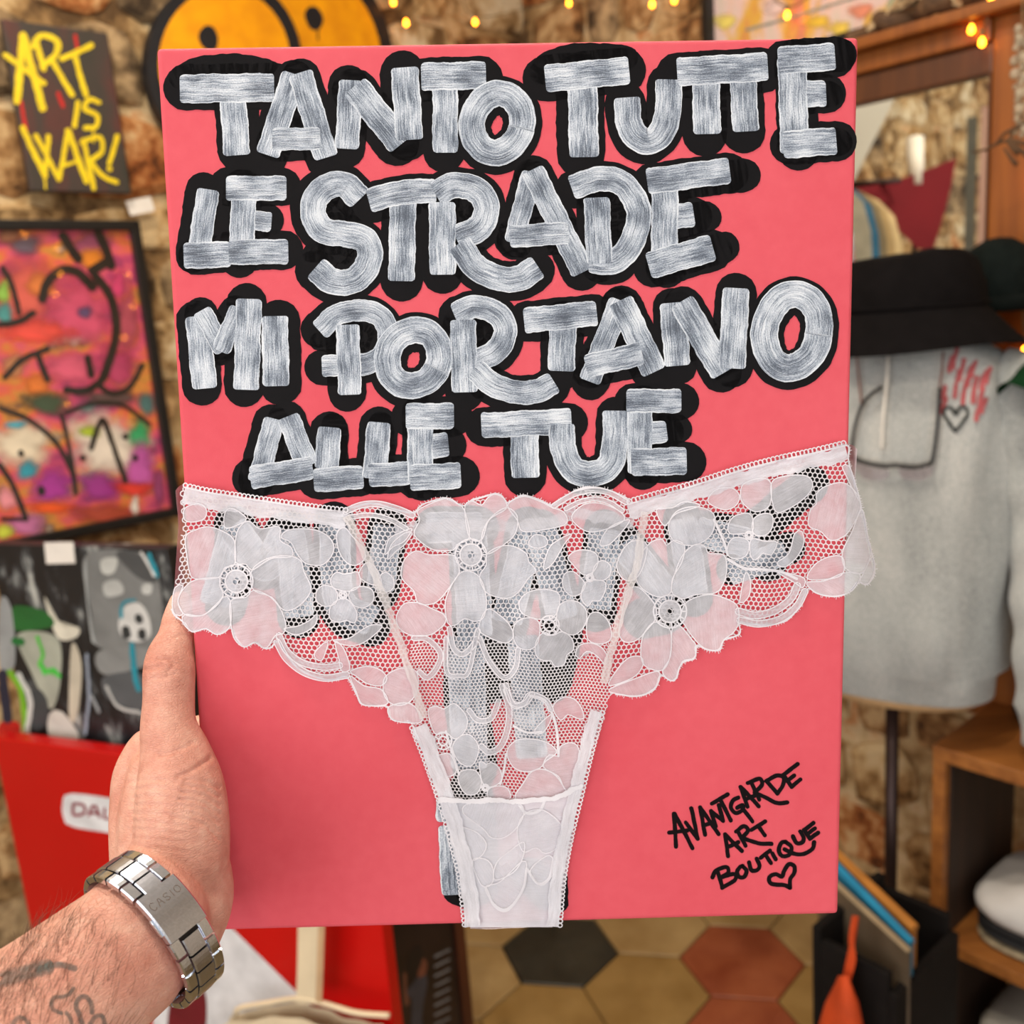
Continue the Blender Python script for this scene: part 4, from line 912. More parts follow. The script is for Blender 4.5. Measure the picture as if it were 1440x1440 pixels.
for f in ([(208, 1062, -14, 11), (240, 1042, -26, 10.2), (290, 1030, -32.5, 9.2), (345, 1015, -31.8, 8.2), (388, 1008, -31, 7.2)],
          [(214, 1098, -22, 11), (250, 1090, -32, 10.2), (305, 1083, -33, 9.4), (370, 1074, -32, 8.4), (422, 1070, -31.3, 7.4)],
          [(224, 1142, -26, 11), (260, 1140, -33, 10), (312, 1135, -32.8, 9.0), (370, 1128, -31.8, 8.0), (416, 1124, -31, 7.0)],
          [(240, 1190, -26, 10), (270, 1192, -32, 8.8), (310, 1190, -31.6, 8.0), (348, 1186, -31, 7.0), (378, 1183, -30.4, 6.2)]):
    limb(hand_mb, f)
for m in ([(210, 1060, -12, 11), (205, 1150, 0, 13), (215, 1260, 24, 16)], [(216, 1096, -20, 11), (220, 1170, -6, 13), (225, 1270, 24, 16)], [(226, 1140, -24, 11), (236, 1200, -6, 13), (236, 1280, 24, 16)], [(242, 1188, -24, 11), (254, 1230, -4, 13), (250, 1290, 26, 16)]):
    limb(hand_mb, m)
nodes = []
for d, a, b in ((-0.045, 24, 18), (-0.022, 26.5, 20), (0, 27.5, 21), (0.03, 28.5, 23.5), (0.08, 32.5, 28), (0.14, 38, 34), (0.20, 43, 41), (0.25, 42, 41)):
    sway = EN * 0.0
    nodes.append((W0 + AX * d + (hp(232, 1235, 22) - (W0 - AX * 0.055)) * max(0, -d / 0.055) ** 1.5, SD, a / 1000, b / 1000))
ell_tube(hand_mb, nodes, 28)

person = thing('person', 'left hand with hairy tattooed forearm gripping the edge of the pink canvas', 'person', W0 + AX * 0.25)
me = bpy.data.meshes.new('hand_raw'); me.from_pydata(hand_mb.V, [], hand_mb.F)
tmp = bpy.data.objects.new('hand_raw', me); COL.objects.link(tmp)
rm = tmp.modifiers.new('remesh', 'REMESH'); rm.mode = 'VOXEL'; rm.voxel_size = 0.00085
sm = tmp.modifiers.new('smooth', 'SMOOTH'); sm.factor = 0.5; sm.iterations = 34
dg = bpy.context.evaluated_depsgraph_get(); ev = tmp.evaluated_get(dg).to_mesh()
HV = np.zeros(len(ev.vertices) * 3); ev.vertices.foreach_get('co', HV); HV = HV.reshape(-1, 3)
HN = np.zeros(len(ev.vertices) * 3); ev.vertices.foreach_get('normal', HN); HN = HN.reshape(-1, 3)
HF = [tuple(p.vertices) for p in ev.polygons]
bpy.data.objects.remove(tmp); bpy.data.meshes.remove(me)
# creases pressed into the skin along the lines the photo shows
rel = HV - np.array(CAM); zc = rel @ np.array(_F)
HPX = 720 + FPX * (rel @ np.array(_R)) / zc; HPY = 720 - FPX * (rel @ np.array(_U)) / zc
facing = (HN * rel).sum(1) < 0
def crease(pts, depth, wd):
    P = np.array(catmull(pts, 2.0)); d2 = np.full(len(HV), 1e9)
    box = (HPX > P[:, 0].min() - 12) & (HPX < P[:, 0].max() + 12) & (HPY > P[:, 1].min() - 12) & (HPY < P[:, 1].max() + 12) & facing & (zc < 0.46)
    idx = np.where(box)[0]
    if not len(idx): return
    D = np.sqrt(((HPX[idx, None] - P[None, :, 0]) ** 2 + (HPY[idx, None] - P[None, :, 1]) ** 2)).min(1)
    HV[idx] -= HN[idx] * (1.5 * depth * np.exp(-(D / (wd * 1.25)) ** 2))[:, None]
for pts, dep, wd in [([(204, 941), (215, 940), (228, 936)], 0.0006, 2.2), ([(222, 926), (238, 928), (244, 936), (236, 944)], 0.0005, 2.2), ([(212, 954), (230, 953), (246, 947)], 0.0005, 2.2),
                     ([(225, 1062), (250, 1055), (272, 1044)], 0.0006, 3), ([(250, 1092), (272, 1082), (296, 1066)], 0.0009, 3.0), ([(245, 896), (258, 893), (268, 893)], 0.0003, 2.0)] + \
                    [([(262 - 3 * i, 1096 + 9 * i), (285, 1098 + 10 * i), (308, 1108 + 12 * i)], 0.0005, 2.6) for i in range(7)] + \
                    [([(180 + 4 * (i % 3), 1100 + 11 * i), (215, 1096 + 12 * i), (262, 1102 + 12 * i)], 0.0003, 2.4) for i in range(9)]:
    crease(pts, dep, wd)
hand = obj('hand_and_forearm', HV.tolist(), HF, SKIN, person, smooth=True)
BV = BVHTree.FromPolygons([Vector(v) for v in HV], HF)
def on_skin(px, py):
    r = ray(px, py).normalized(); h = BV.ray_cast(CAM, r)
    return h[0], h[1]
# tattoo lines on the inner forearm
def ink_mat():
    n = NT('tattoo_ink'); n.set(Roughness=0.5); n.b.inputs['Base Color'].default_value = srgb(84, 100, 98)
    uv = n.coord('UV'); sx = n.n('ShaderNodeSeparateXYZ'); n.l(uv, sx.inputs[0])
    e = n.math('SUBTRACT', 1.0, n.math('MULTIPLY', n.math('ABSOLUTE', n.math('SUBTRACT', sx.outputs[1], 0.5)), 2.0))
    a = n.math('MULTIPLY', n.math('MINIMUM', n.math('MULTIPLY', e, 2.2), 1.0), n.math('ADD', 0.25, n.math('MULTIPLY', n.noise(n.coord('Object'), 500, 3), 0.9)))
    n.l(n.math('MULTIPLY', a, 0.7), n.b.inputs['Alpha']); return n.m
TATT = ink_mat()
Zh = lambda p: (p[0] / 6.0, 1300 + p[1] / 6.0)
for w, pts in [(7, [(615, 545), (580, 590), (520, 612), (450, 622), (432, 670), (450, 720), (510, 748)]), (9, [(775, 735), (765, 660), (720, 612), (665, 625), (640, 690), (665, 760), (690, 838)]), (7, [(560, 750), (590, 790), (600, 838)]), (8, [(760, 838), (800, 780), (860, 770), (880, 838)]), (8, [(110, 838), (150, 790), (210, 800), (240, 838)]), (26, [(0, 470), (120, 440), (250, 400), (380, 365)]), (11, [(330, 380), (430, 345), (530, 345), (620, 370)])]:
    V2, F2, U2 = ribbon2d([Zh(p) for p in pts], w, 'round', 0.2, random.Random(3), 2.5)
    V3 = []
    for v in V2:
        p, nn = on_skin(v[0], v[1]); V3.append((p + nn * 0.00025) if p else None)
    F2 = [f for f in F2 if all(V3[i] is not None for i in f)]
    used = sorted({i for f in F2 for i in f}); mp = {i: k for k, i in enumerate(used)}
    if used: obj('tattoo_line', [V3[i] for i in used], [tuple(mp[i] for i in f) for f in F2], TATT, person, [U2[i] for i in used], True)
# arm hair
HAIR = simple('arm_hair', srgb(96, 62, 44), 0.5, 0.1)
hr = random.Random(8); hmb = MB(); made = 0
while made < 520:
    px, py = hr.uniform(-40, 190), hr.uniform(1205, 1470)
    edge = (py - (1352 - px * 0.93)) / 1.36            # distance below the upper contour
    if edge < -2 or hr.random() > math.exp(-max(0, edge) / 48.0) + 0.10: continue
    p, nn = on_skin(px, py)
    if p is None or (Vector(p) - W0).dot(AX) < 0.012: continue
    t = (AX * -1.0 + SD * -hr.uniform(0.3, 1.4) + nn * (hr.uniform(0.15, 0.6) if edge > 10 else hr.uniform(0.8, 2.0))); t = (t - nn * t.dot(nn) * 0.6).normalized()
    bend = (AX * hr.uniform(-1, 1) + SD * hr.uniform(-0.8, 0.8)); L = hr.uniform(0.005, 0.0125); q = Vector(p); P = [q.copy()]
    for s in range(5):
        d = (t + bend * (s * 0.22) - nn * (s * 0.09)).normalized(); q = q + d * L / 5
        hit = BV.find_nearest(q)
        if (q - hit[0]).dot(hit[1]) < 0.0003: q = hit[0] + hit[1] * 0.0003
        P.append(q.copy())
    hmb.tube(P, [0.00006, 0.00006, 0.00005, 0.00004, 0.00003, 0.00001], 3, False); made += 1
tag(hmb.build('arm_hair', HAIR, person), kind='stuff')

# ================================================================== steel bracelet watch round the wrist
def steel(name, col, rough):
    n = NT(name); n.set(Metallic=1.0, Roughness=rough); co = n.coord('Object')
    k = n.noise(n.mapv(co, (60, 1500, 1500)), 1.0, 2); n.l(n.ramp(k, [(0.3, tuple(c * .86 for c in col[:3]) + (1,)), (0.7, col)]), n.b.inputs['Base Color'])
    n.bump(n.noise(co, 900, 2), 0.06, 0.0004); return n.m
ST1 = steel('brushed_steel', srgb(208, 214, 226), 0.26); ST2 = steel('polished_steel', srgb(222, 230, 242), 0.16); ST3 = simple('steel_shadow_gap', srgb(40, 36, 34), 0.5, 0.1, metal=0.6)
watch = thing('wristwatch', 'steel link bracelet watch with engraved clasp, worn on the wrist', 'watch', W0)
RA, RB = 0.0292, 0.0232; THV = SD.cross(AX).normalized()
if THV.dot(CAM - W0) < 0: THV = -THV
WC = W0 - AX * 0.012
tilt = -0.08
def ringp(a, lat=0.0, out=0.0):
    """a = angle round the wrist, lat = along the arm, out = away from the skin"""
    ca, sa = math.cos(a), math.sin(a)
    nrm = (SD * ca / RA + THV * sa / RB).normalized()
    return WC + SD * (RA + out) * ca + THV * (RB + out) * sa + AX * (lat + tilt * RA * ca), nrm
def arc_box(a0, a1, l0, l1, o0, o1, bev=0.0003, seg=4):
    """a curved block on the bracelet"""
    V = []; 
    prof = [(l0, o0), (l0, o1 - bev), (l0 + bev, o1), (l1 - bev, o1), (l1, o1 - bev), (l1, o0)]
    for i in range(seg + 1):
        a = a0 + (a1 - a0) * i / seg
        for (l, o_) in prof: V.append(ringp(a, l, o_)[0])
    k = len(prof); F = [(i * k + j, i * k + (j + 1) % k, (i + 1) * k + (j + 1) % k, (i + 1) * k + j) for i in range(seg) for j in range(k)]
    F += [tuple(range(k - 1, -1, -1)), tuple(seg * k + j for j in range(k))]
    return V, F
def step_angles(a, length):
    """advance by arc length"""
    s = 0; da = 0.01 if length > 0 else -0.01; p = ringp(a)[0]
    while s < abs(length):
        a += da; q = ringp(a)[0]; s += (q - p).length; p = q
    return a
best = min((( (project(ringp(a)[0])[0] - 246) ** 2 + (project(ringp(a)[0])[1] - 1279) ** 2), a) for a in [i * 0.01 for i in range(628)] if ringp(a)[1].dot(CAM - ringp(a)[0]) > 0)
AC = best[1]; HWB = 0.0086
sg = 1 if project(ringp(AC + 0.1)[0])[1] > project(ringp(AC)[0])[1] else -1     # +: towards the bottom of the picture
c0, c1 = step_angles(AC, -sg * 0.0100), step_angles(AC, sg * 0.0080)
cm = MB(); cm.add(*arc_box(c0, c1, -HWB, HWB, 0.0012, 0.0046, 0.0006, 10)); clasp = cm.build('clasp', ST1, watch)
obj('clasp_plate', *arc_box(step_angles(c0, -sg * 0.002), step_angles(c1, sg * 0.002), -HWB * 0.72, HWB * 0.72, 0.0004, 0.0022), ST3, watch)
mb = MB(); mb.add(*arc_box(step_angles(AC, -sg * 0.002), step_angles(AC, sg * 0.0045), HWB - 0.0002, HWB + 0.0007, 0.0018, 0.0034, 0.0003, 4)); mb.build('release_button', ST2, clasp)
# lettering engraved near the upper end of the clasp
GLY = {'C': [[(0.9, 0.15), (0.6, 0), (0.2, 0.05), (0, 0.5), (0.2, 0.95), (0.6, 1), (0.9, 0.85)]], 'A': [[(0, 0), (0.5, 1), (1, 0)], [(0.2, 0.38), (0.8, 0.38)]], 'S': [[(0.9, 0.85), (0.5, 1), (0.1, 0.8), (0.3, 0.55), (0.7, 0.45), (0.9, 0.2), (0.5, 0), (0.1, 0.15)]], 'I': [[(0.5, 0), (0.5, 1)]], 'O': [[(0.5, 0), (0.1, 0.2), (0, 0.5), (0.1, 0.8), (0.5, 1), (0.9, 0.8), (1, 0.5), (0.9, 0.2), (0.5, 0)]]}
ENG = simple('engraving', srgb(120, 104, 92), 0.5, 0.1, metal=0.5)
ab = step_angles(c0, sg * 0.0052); arc = lambda s: step_angles(ab, sg * s) if s else ab
x = -0.0066
for ch in 'CASIO':
    wdt = 0.0011 if ch == 'I' else 0.0022
    sh = MB()
    for g in GLY[ch]:
        P = []
        for (u, v) in catmull(g, 0.12):
            # letters read from the elbow edge to the hand edge of the clasp, feet towards its lower end
            lat = -(x + u * wdt); s = (1 - v) * 0.0026
            a = step_angles(c0, sg * (0.0034 + s)); p, nn = ringp(a, lat, 0.00468); P.append(p)
        sh.tube(P, 0.00013, 4, False)
    sh.build('engraved_letter', ENG, clasp); x += wdt + 0.0008
# links all the way round; the case sits on the far side
a = c1; gap = 0.0006; L = 0.0072; k = 0
total = 2 * math.pi - abs(c1 - c0); run = 0; gone = 0.0
while True:
    b = step_angles(a, sg * L); gone += abs(b - a)
    if gone > total - 0.02: break
    p, nn = ringp((a + b) / 2)
    if nn.dot(ringp(AC)[1]) > -0.80:
        g = sg * gap; lk = MB()
        a2, b2 = step_angles(a, g * .5), step_angles(b, -g * .5)
        for (l0, l1) in ((-HWB, -0.0042), (0.0042, HWB)): lk.add(*arc_box(a2, b2, l0, l1, 0.0002, 0.0030, 0.0005))
        o = lk.build('bracelet_link', ST2, watch)
        h = step_angles(a, sg * L * 0.5); h2 = step_angles(b, sg * L * 0.42)
        obj('centre_link', *arc_box(step_angles(a, sg * L * 0.28), step_angles(b, sg * L * 0.16), -0.0039, 0.0039, 0.0003, 0.0033, 0.0005), ST1, o)
        obj('link_pin', *arc_box(step_angles(a, sg * L * .02), step_angles(a, sg * L * .26), -0.0038, 0.0038, 0.0002, 0.0022, 0.0003), ST3, o)
    a = b
ca_ = AC + math.pi; p, nn = ringp(ca_)
cs = MB().lathe(p + nn * 0.0005, nn, [(0.0165, 0), (0.0175, 0.002), (0.0175, 0.007), (0.016, 0.009)], 28).build('watch_case', ST1, watch, True)
MB().lathe(p + nn * 0.0095, nn, [(0.0150, 0), (0.0150, 0.0008), (0.0140, 0.0010)], 28).build('dial', simple('watch_dial', srgb(30, 34, 44), 0.3, 0.1), cs)
MB().tube([p + nn * 0.005 + AX * 0.0175, p + nn * 0.005 + AX * 0.0205], 0.0022, 10).build('crown', ST2, cs)
# ================================================================== things on and along the walls
UPV = Vector((0, 0, 1))
class Wall:
    """a vertical plane with its own along-direction; s runs along it, z up, h towards the room"""
    def __init__(s, origin, D, N): s.o = Vector(origin); s.D = Vector(D).normalized(); s.N = Vector(N).normalized(); s.pl = Plane(s.o, s.N)
    def sz(s, px, py, h=0.0):
        p = s.pl.hit(px, py, h); return (p - s.o).dot(s.D), p.z
    def pt(s, a, z, h=0.0): v = s.o + s.D * a + s.N * h; return Vector((v.x, v.y, z))
    def box(s, mb, s0, s1, z0, z1, h0, h1, bev=0.0):
        return mb.box(s.pt((s0 + s1) / 2, (z0 + z1) / 2, (h0 + h1) / 2), s.D * abs(s1 - s0) / 2, UPV * abs(z1 - z0) / 2, s.N * abs(h1 - h0) / 2, bev)
WLF = Wall(CORNER, DL, NL); WRF = Wall(CORNER, DR, NR)
def wpaint(parent, wall, name, shapes, mat, h):
    mb = MB()
    for V, F, UV in shapes: mb.add([wall.pl.hit(v[0], v[1], h) for v in V], F, UV)
    return mb.build(name, mat, parent)
def fill(pts, smooth=True, step=6.0):
    ring, c = poly2d(pts, step, smooth); n = len(ring)
    return [c] + ring, [(0, 1 + i, 1 + (i + 1) % n) for i in range(n)], [(0, 0)] + [(math.cos(6.2832 * i / n), math.sin(6.2832 * i / n)) for i in range(n)]
def blob(cx, cy, rx, ry, r, wob=0.16):
    ph = [r.random() * 6.28 for _ in range(3)]
    pts = []
    for k in range(20):
        a = 6.2832 * k / 20; q = 1 + wob * (math.sin(2 * a + ph[0]) * .5 + math.sin(3 * a + ph[1]) * .5 + math.sin(5 * a + ph[2]) * .3)
        pts.append(np.array((cx + rx * q * math.cos(a), cy + ry * q * math.sin(a))))
    c = np.array((cx, cy))
    return [c] + pts, [(0, 1 + i, 1 + (i + 1) % 20) for i in range(20)], [(0, 0)] + [(math.cos(6.2832 * i / 20), math.sin(6.2832 * i / 20)) for i in range(20)]
_pm = {}
def paintm(rgb, soft=False, rough=0.45, coat=0.0):
    key = (rgb, soft, coat)
    if key in _pm: return _pm[key]
    n = NT('paint_%d_%d_%d' % rgb + ('_soft' if soft else '')); n.set(Roughness=rough, Coat_Weight=coat, Coat_Roughness=0.04)
    co = n.coord('Object'); k = n.noise(co, 22, 4)
    c = srgb(*rgb); n.l(n.ramp(k, [(0.3, tuple(x * .82 for x in c[:3]) + (1,)), (0.7, tuple(min(1, x * 1.14) for x in c[:3]) + (1,))]), n.b.inputs['Base Color'])
    if soft:
        uv = n.coord('UV'); ln = n.n('ShaderNodeVectorMath', operation='LENGTH'); n.l(uv, ln.inputs[0])
        a = n.math('ADD', n.math('MULTIPLY', n.math('SUBTRACT', 1.0, ln.outputs['Value']), 1.5), n.math('MULTIPLY', n.math('SUBTRACT', n.noise(co, 35, 4), 0.5), 1.4))
        n.l(n.math('MINIMUM', n.math('MAXIMUM', a, 0.0), 1.0), n.b.inputs['Alpha'])
    _pm[key] = n.m; return n.m
BLKF = simple('black_frame', srgb(22, 20, 19), 0.4, 0.12)

# ---- small dark canvas with yellow spray lettering
s0, z1 = WLF.sz(-1, 30, .03); s1, _ = WLF.sz(164, 57, .03); _, z0 = WLF.sz(100, 272, .03)
a0 = WLF.sz(3, 60, .03)[0]; a1 = WLF.sz(163, 160, .03)[0]
art = thing('spray_canvas', 'small dark canvas with yellow spray-painted words on the stone wall', 'painting', WLF.pt((a0 + a1) / 2, z0, .03))
mb = MB(); WLF.box(mb, a0, a1, z0, z1, 0.002 + .028, 0.028 + .02, 0.003)
def dark_mat():
    n = NT('dark_olive_paint'); n.set(Roughness=0.6); co = n.coord('Object')
    k = n.noise(n.mapv(co, (9, 9, 2.5)), 1.6, 4, 0.6); n.l(n.ramp(k, [(0.3, srgb(46, 48, 38)), (0.5, srgb(62, 50, 44)), (0.62, srgb(84, 44, 38)), (0.75, srgb(50, 46, 38))]), n.b.inputs['Base Color']); return n.m
mb.build('cloth_face', dark_mat(), art)
Y = paintm((238, 208, 20)); RD = paintm((190, 30, 24)); r5 = random.Random(31)
third = lambda pts: [(p[0] / 3, p[1] / 3) for p in pts]
for w, pts in [(32, [(97, 150), (72, 425)]), (32, [(97, 150), (180, 455)]), (22, [(22, 232), (185, 352)]), (26, [(140, 195), (175, 150), (240, 172), (235, 228), (180, 278)]), (24, [(150, 170), (185, 290)]), (22, [(215, 250), (305, 400)]),
               (24, [(262, 248), (385, 192)]), (22, [(312, 225), (362, 400)]), (20, [(328, 432), (315, 532)]), (20, [(418, 432), (380, 420), (356, 456), (410, 490), (404, 535), (360, 540)]),
               (24, [(95, 540), (190, 742)]), (20, [(190, 742), (205, 575)]), (20, [(152, 572), (250, 756)]), (20, [(250, 756), (287, 552)]), (24, [(287, 552), (365, 765)]), (16, [(262, 700), (335, 678)]), (20, [(345, 598), (420, 580), (430, 640), (372, 682)]), (20, [(352, 592), (396, 795)]), (20, [(380, 680), (430, 740), (492, 768)]),
               (20, [(495, 575), (462, 688)]), (20, [(460, 712), (464, 714)]), (8, [(188, 745), (192, 795)]), (8, [(392, 545), (396, 600)])]:
    wpaint(art, WLF, 'spray_stroke', [ribbon2d(third(pts), w / 3, 'round', 0.35, r5, 2)], Y, 0.0490 + r5.random() * 0.0006)
for w, pts in [(18, [(245, 395), (265, 448)]), (14, [(318, 150), (325, 200)]), (16, [(90, 430), (110, 560)])]:
    wpaint(art, WLF, 'spray_stroke', [ribbon2d(third(pts), w / 3, 'round', 0.35, r5, 2)], RD, 0.0486)

# ---- paper tag on the wall
o = MB(); sT, zT = WLF.sz(197, 290, .028); o.box(WLF.pt(sT, zT, .030), (WLF.D * math.cos(.2) - UPV * math.sin(.2)) * 0.026, (UPV * math.cos(.2) + WLF.D * math.sin(.2)) * 0.014, WLF.N * 0.0006)
PAPER = simple('white_paper', srgb(232, 226, 218), 0.7, 0.04)
tag(o.build('price_tag', PAPER), 'small blank white paper tag stuck on the stone wall below the spray canvas', 'tag')

# ---- framed graffiti painting
def graf_base():
    n = NT('mixed_spray_colours'); n.set(Roughness=0.3, Coat_Weight=1.0, Coat_Roughness=0.04); co = n.n('ShaderNodeNewGeometry').outputs['Position']
    k = n.noise(n.mapv(co, (5, 5, 9)), 1.6, 4, 0.6); k = n.math('ADD', n.math('MULTIPLY', k, 1.9), -0.45)
    n.l(n.ramp(k, [(0.08, srgb(70, 120, 120)), (0.2, srgb(110, 60, 90)), (0.34, srgb(176, 56, 104)), (0.46, srgb(214, 84, 110)), (0.58, srgb(222, 104, 66)), (0.68, srgb(206, 140, 60)), (0.8, srgb(120, 80, 60)), (0.92, srgb(200, 190, 170))]), n.b.inputs['Base Color']); return n.m
b0 = WLF.sz(190, 330, .03)[0]; b1 = b0 + 0.62; _, gz1 = WLF.sz(100, 312, .03); _, gz0 = WLF.sz(240, 724, .03)
graf = thing('graffiti_painting', 'colourful graffiti painting with black outlined heads in a black frame', 'painting', WLF.pt((b0 + b1) / 2, gz0, .03))
mb = MB(); WLF.box(mb, b0 + .01, b1 - .01, gz0 + .01, gz1 - .01, .03, .045); mb.build('painted_board', graf_base(), graf)
for (x0, x1, y0, y1) in ((b0, b1, gz1 - .018, gz1), (b0, b1, gz0, gz0 + .018), (b0, b0 + .018, gz0, gz1), (b1 - .018, b1, gz0, gz1)):
    mb = MB(); WLF.box(mb, x0, x1, y0, y1, .028, .062, 0.002); mb.build('frame_bar', BLKF, graf)
r5 = random.Random(12); g7 = lambda x, y: (x / 3, 300 + y / 3)
GB = [(100, 330, 170, 180, (214, 96, 84)), (330, 420, 180, 200, (206, 78, 112)), (110, 130, 80, 55, (96, 84, 100)), (380, 140, 110, 90, (150, 72, 104)), (390, 190, 70, 60, (220, 130, 40)), (170, 300, 80, 60, (212, 120, 60)), (20, 420, 45, 60, (70, 150, 150)), (15, 330, 35, 60, (140, 190, 80)), (150, 500, 200, 60, (235, 80, 70)), (300, 650, 150, 90, (216, 90, 120)), (500, 650, 90, 120, (176, 60, 100)),
      (360, 415, 40, 35, (90, 70, 110)), (540, 450, 60, 170, (170, 70, 90)), (160, 720, 80, 50, (220, 120, 50)), (60, 640, 70, 60, (190, 130, 90)), (200, 800, 130, 60, (60, 80, 60)), (470, 780, 160, 45, (90, 70, 70)), (90, 970, 170, 120, (232, 218, 192)), (450, 980, 190, 170, (230, 218, 202)), (590, 930, 60, 70, (40, 160, 100)), (380, 920, 60, 30, (170, 190, 50)), (120, 1080, 60, 50, (40, 150, 170)), (70, 890, 60, 22, (80, 170, 190)),
      (220, 1150, 120, 90, (170, 50, 150)), (420, 1150, 120, 80, (160, 50, 140)), (590, 1080, 80, 130, (196, 90, 170)), (220, 1240, 130, 32, (240, 90, 30)), (570, 1160, 120, 35, (226, 60, 50)), (450, 1270, 170, 55, (180, 70, 50)), (110, 1310, 100, 60, (206, 120, 170)), (30, 1200, 50, 60, (236, 150, 160)), (20, 1340, 50, 40, (210, 220, 80)), (670, 1150, 30, 110, (150, 60, 110)), (620, 800, 50, 60, (70, 110, 110)), (570, 1230, 20, 50, (236, 230, 220)), (40, 90, 70, 40, (150, 96, 70)), (500, 300, 40, 80, (200, 60, 110))]
for i, (x, y, rx, ry, c) in enumerate(GB):
    p = g7(x, y); wpaint(graf, WLF, 'colour_patch', [blob(p[0], p[1], rx / 3, ry / 3, r5)], paintm(c, True, 0.3, 1.0), 0.0453 + i * 4e-5)
BG = paintm((24, 22, 24), False, 0.3, 1.0)
for i, (w, pts) in enumerate([(38, [(180, 360), (200, 290), (260, 240), (330, 250), (390, 310)]), (36, [(400, 260), (460, 340), (490, 450), (480, 560), (440, 680), (415, 720)]), (30, [(280, 745), (360, 748), (420, 715)]), (22, [(420, 730), (480, 760), (550, 730), (600, 640)]), (40, [(390, 240), (450, 205)]), (38, [(265, 95), (300, 150), (330, 190)]), (38, [(415, 85), (450, 160), (470, 220)]), (22, [(10, 230), (50, 300), (80, 420)]), (26, [(0, 470), (80, 455), (140, 420)]), (24, [(20, 690), (90, 620), (200, 570)]), (26, [(160, 600), (200, 700)]), (30, [(370, 610), (385, 680)]),
                (20, [(0, 820), (120, 870), (230, 960), (300, 1080), (320, 1180)]), (16, [(280, 840), (400, 800), (520, 810), (630, 890)]), (22, [(385, 990), (430, 870), (470, 960), (530, 1130)]), (22, [(0, 1060), (60, 1160), (110, 1290)]), (16, [(10, 1290), (110, 1290)]), (26, [(88, 1010), (90, 1014)]), (24, [(348, 1030), (351, 1033)]), (24, [(570, 1030), (572, 1033)]), (24, [(528, 940), (530, 943)]), (30, [(175, 1165), (175, 1175)]), (18, [(260, 850), (290, 980), (320, 1160)])]):
    wpaint(graf, WLF, 'black_outline', [ribbon2d([g7(*p) for p in pts], w / 3, 'round', 0.3, r5, 3)], BG, 0.0470 + i * 3e-5)

# ---- round smiling-face board near the corner
YEL = paintm((255, 164, 0), False, 0.45); BLK = simple('black_spray', srgb(26, 27, 32), 0.5, 0.1)
def circ(cx, cy, r, n=40, ry=None): return [np.array((cx + r * math.cos(6.2832 * k / n), cy + (ry or r) * math.sin(6.2832 * k / n))) for k in range(n)]
smile = thing('smiley_board', 'round board painted with two overlapping yellow faces on the stone wall', 'painting', WLF.pl.hit(360, 200, .03))
for nm, cx, cy, r, ry, h in (('board', 425, 100, 130, 166, .040), ('board', 316, 90, 109, 126, .055)):
    f = [WLF.pl.hit(*p, h) for p in circ(cx, cy, r, 40, ry)]
    MB().prism(f, -WLF.N * (h - .026)).build(nm, BLK, smile)
wpaint(smile, WLF, 'yellow_face', [fill(circ(425, 100, 113, 40, 147), False)], YEL, .0405); wpaint(smile, WLF, 'yellow_face', [fill(circ(316, 90, 93, 40, 108), False)], YEL, .0555)
wpaint(smile, WLF, 'eye', [fill([(279, 48), (288, 36), (300, 38), (307, 54), (303, 70), (290, 70), (281, 60)])], BLK, .0560)
wpaint(smile, WLF, 'eye', [fill([(428, 20), (436, 9), (448, 12), (455, 28), (448, 42), (436, 40)]), ribbon2d([(447, 40), (447, 56)], 2.2)], BLK, .0410)
wpaint(smile, WLF, 'mouth', [ribbon2d([(265, 130), (290, 165), (330, 175), (368, 140)], 9)], BLK, .0560)

# ---- display of big canvases standing in front of the left wall, facing the room
e2 = Vector((math.sin(math.radians(68)), -math.cos(math.radians(68)), 0)); n2 = Vector((-e2.y * -1, 0, 0)); n2 = Vector((e2.y, -e2.x, 0)).normalized()
if n2.dot(Vector((0, -1, 0))) < 0: n2 = -n2
STD = Wall((-0.92, 1.55, 0), e2, n2)
sa = STD.sz(2, 1100)[0]; sb = STD.sz(545, 1370)[0]; zt_ = STD.sz(80, 1049)[1]
REDM = simple('red_gloss_panel', srgb(196, 10, 8), 0.35, 0.05, 3)
red = thing('red_artwork', 'large glossy red panel with a white rounded label, standing on the floor', 'artwork', STD.pt((sa + sb) / 2, 0, -0.02))
mb = MB(); STD.box(mb, sa, sb, 0.001, zt_, -0.03, 0.0, 0.003); mb.build('panel_face', REDM, red)
WHT = paintm((228, 228, 232)); DRED = paintm((140, 40, 58)); MAR = paintm((110, 20, 34))
lab = [(100, 1116), (180, 1126), (262, 1137), (274, 1150), (276, 1170), (262, 1186), (180, 1175), (104, 1163), (90, 1152), (88, 1130)]
wpaint(red, STD, 'white_label', [fill(lab, True)], WHT, .0008)
for g in ([(103, 1130), (114, 1131), (119, 1135), (119, 1142), (113, 1146), (103, 1145), (103, 1130)], [(124, 1148), (130, 1133), (134, 1133), (141, 1150)], [(127, 1143), (138, 1144)], [(147, 1136), (147, 1151), (157, 1152)]):
    wpaint(red, STD, 'label_letter', [ribbon2d(g, 4.2, 'flat', 0, r5, 1.5, smooth=len(g) > 5)], DRED, .0012)
wpaint(red, STD, 'white_field', [fill([(215, 1240), (262, 1242), (335, 1314), (420, 1398), (500, 1476), (500, 1640), (215, 1640)], False)], WHT, .0010)
wpaint(red, STD, 'maroon_shape', [fill([(240, 1395), (252, 1360), (268, 1352), (270, 1380), (288, 1395), (290, 1440), (280, 1500), (236, 1500)])], MAR, .0016)
crate = thing('display_crate', 'dark wooden crate propping up the black and white canvas behind the red panel', 'crate', STD.pt((sa + sb) / 2, 0, -0.16))
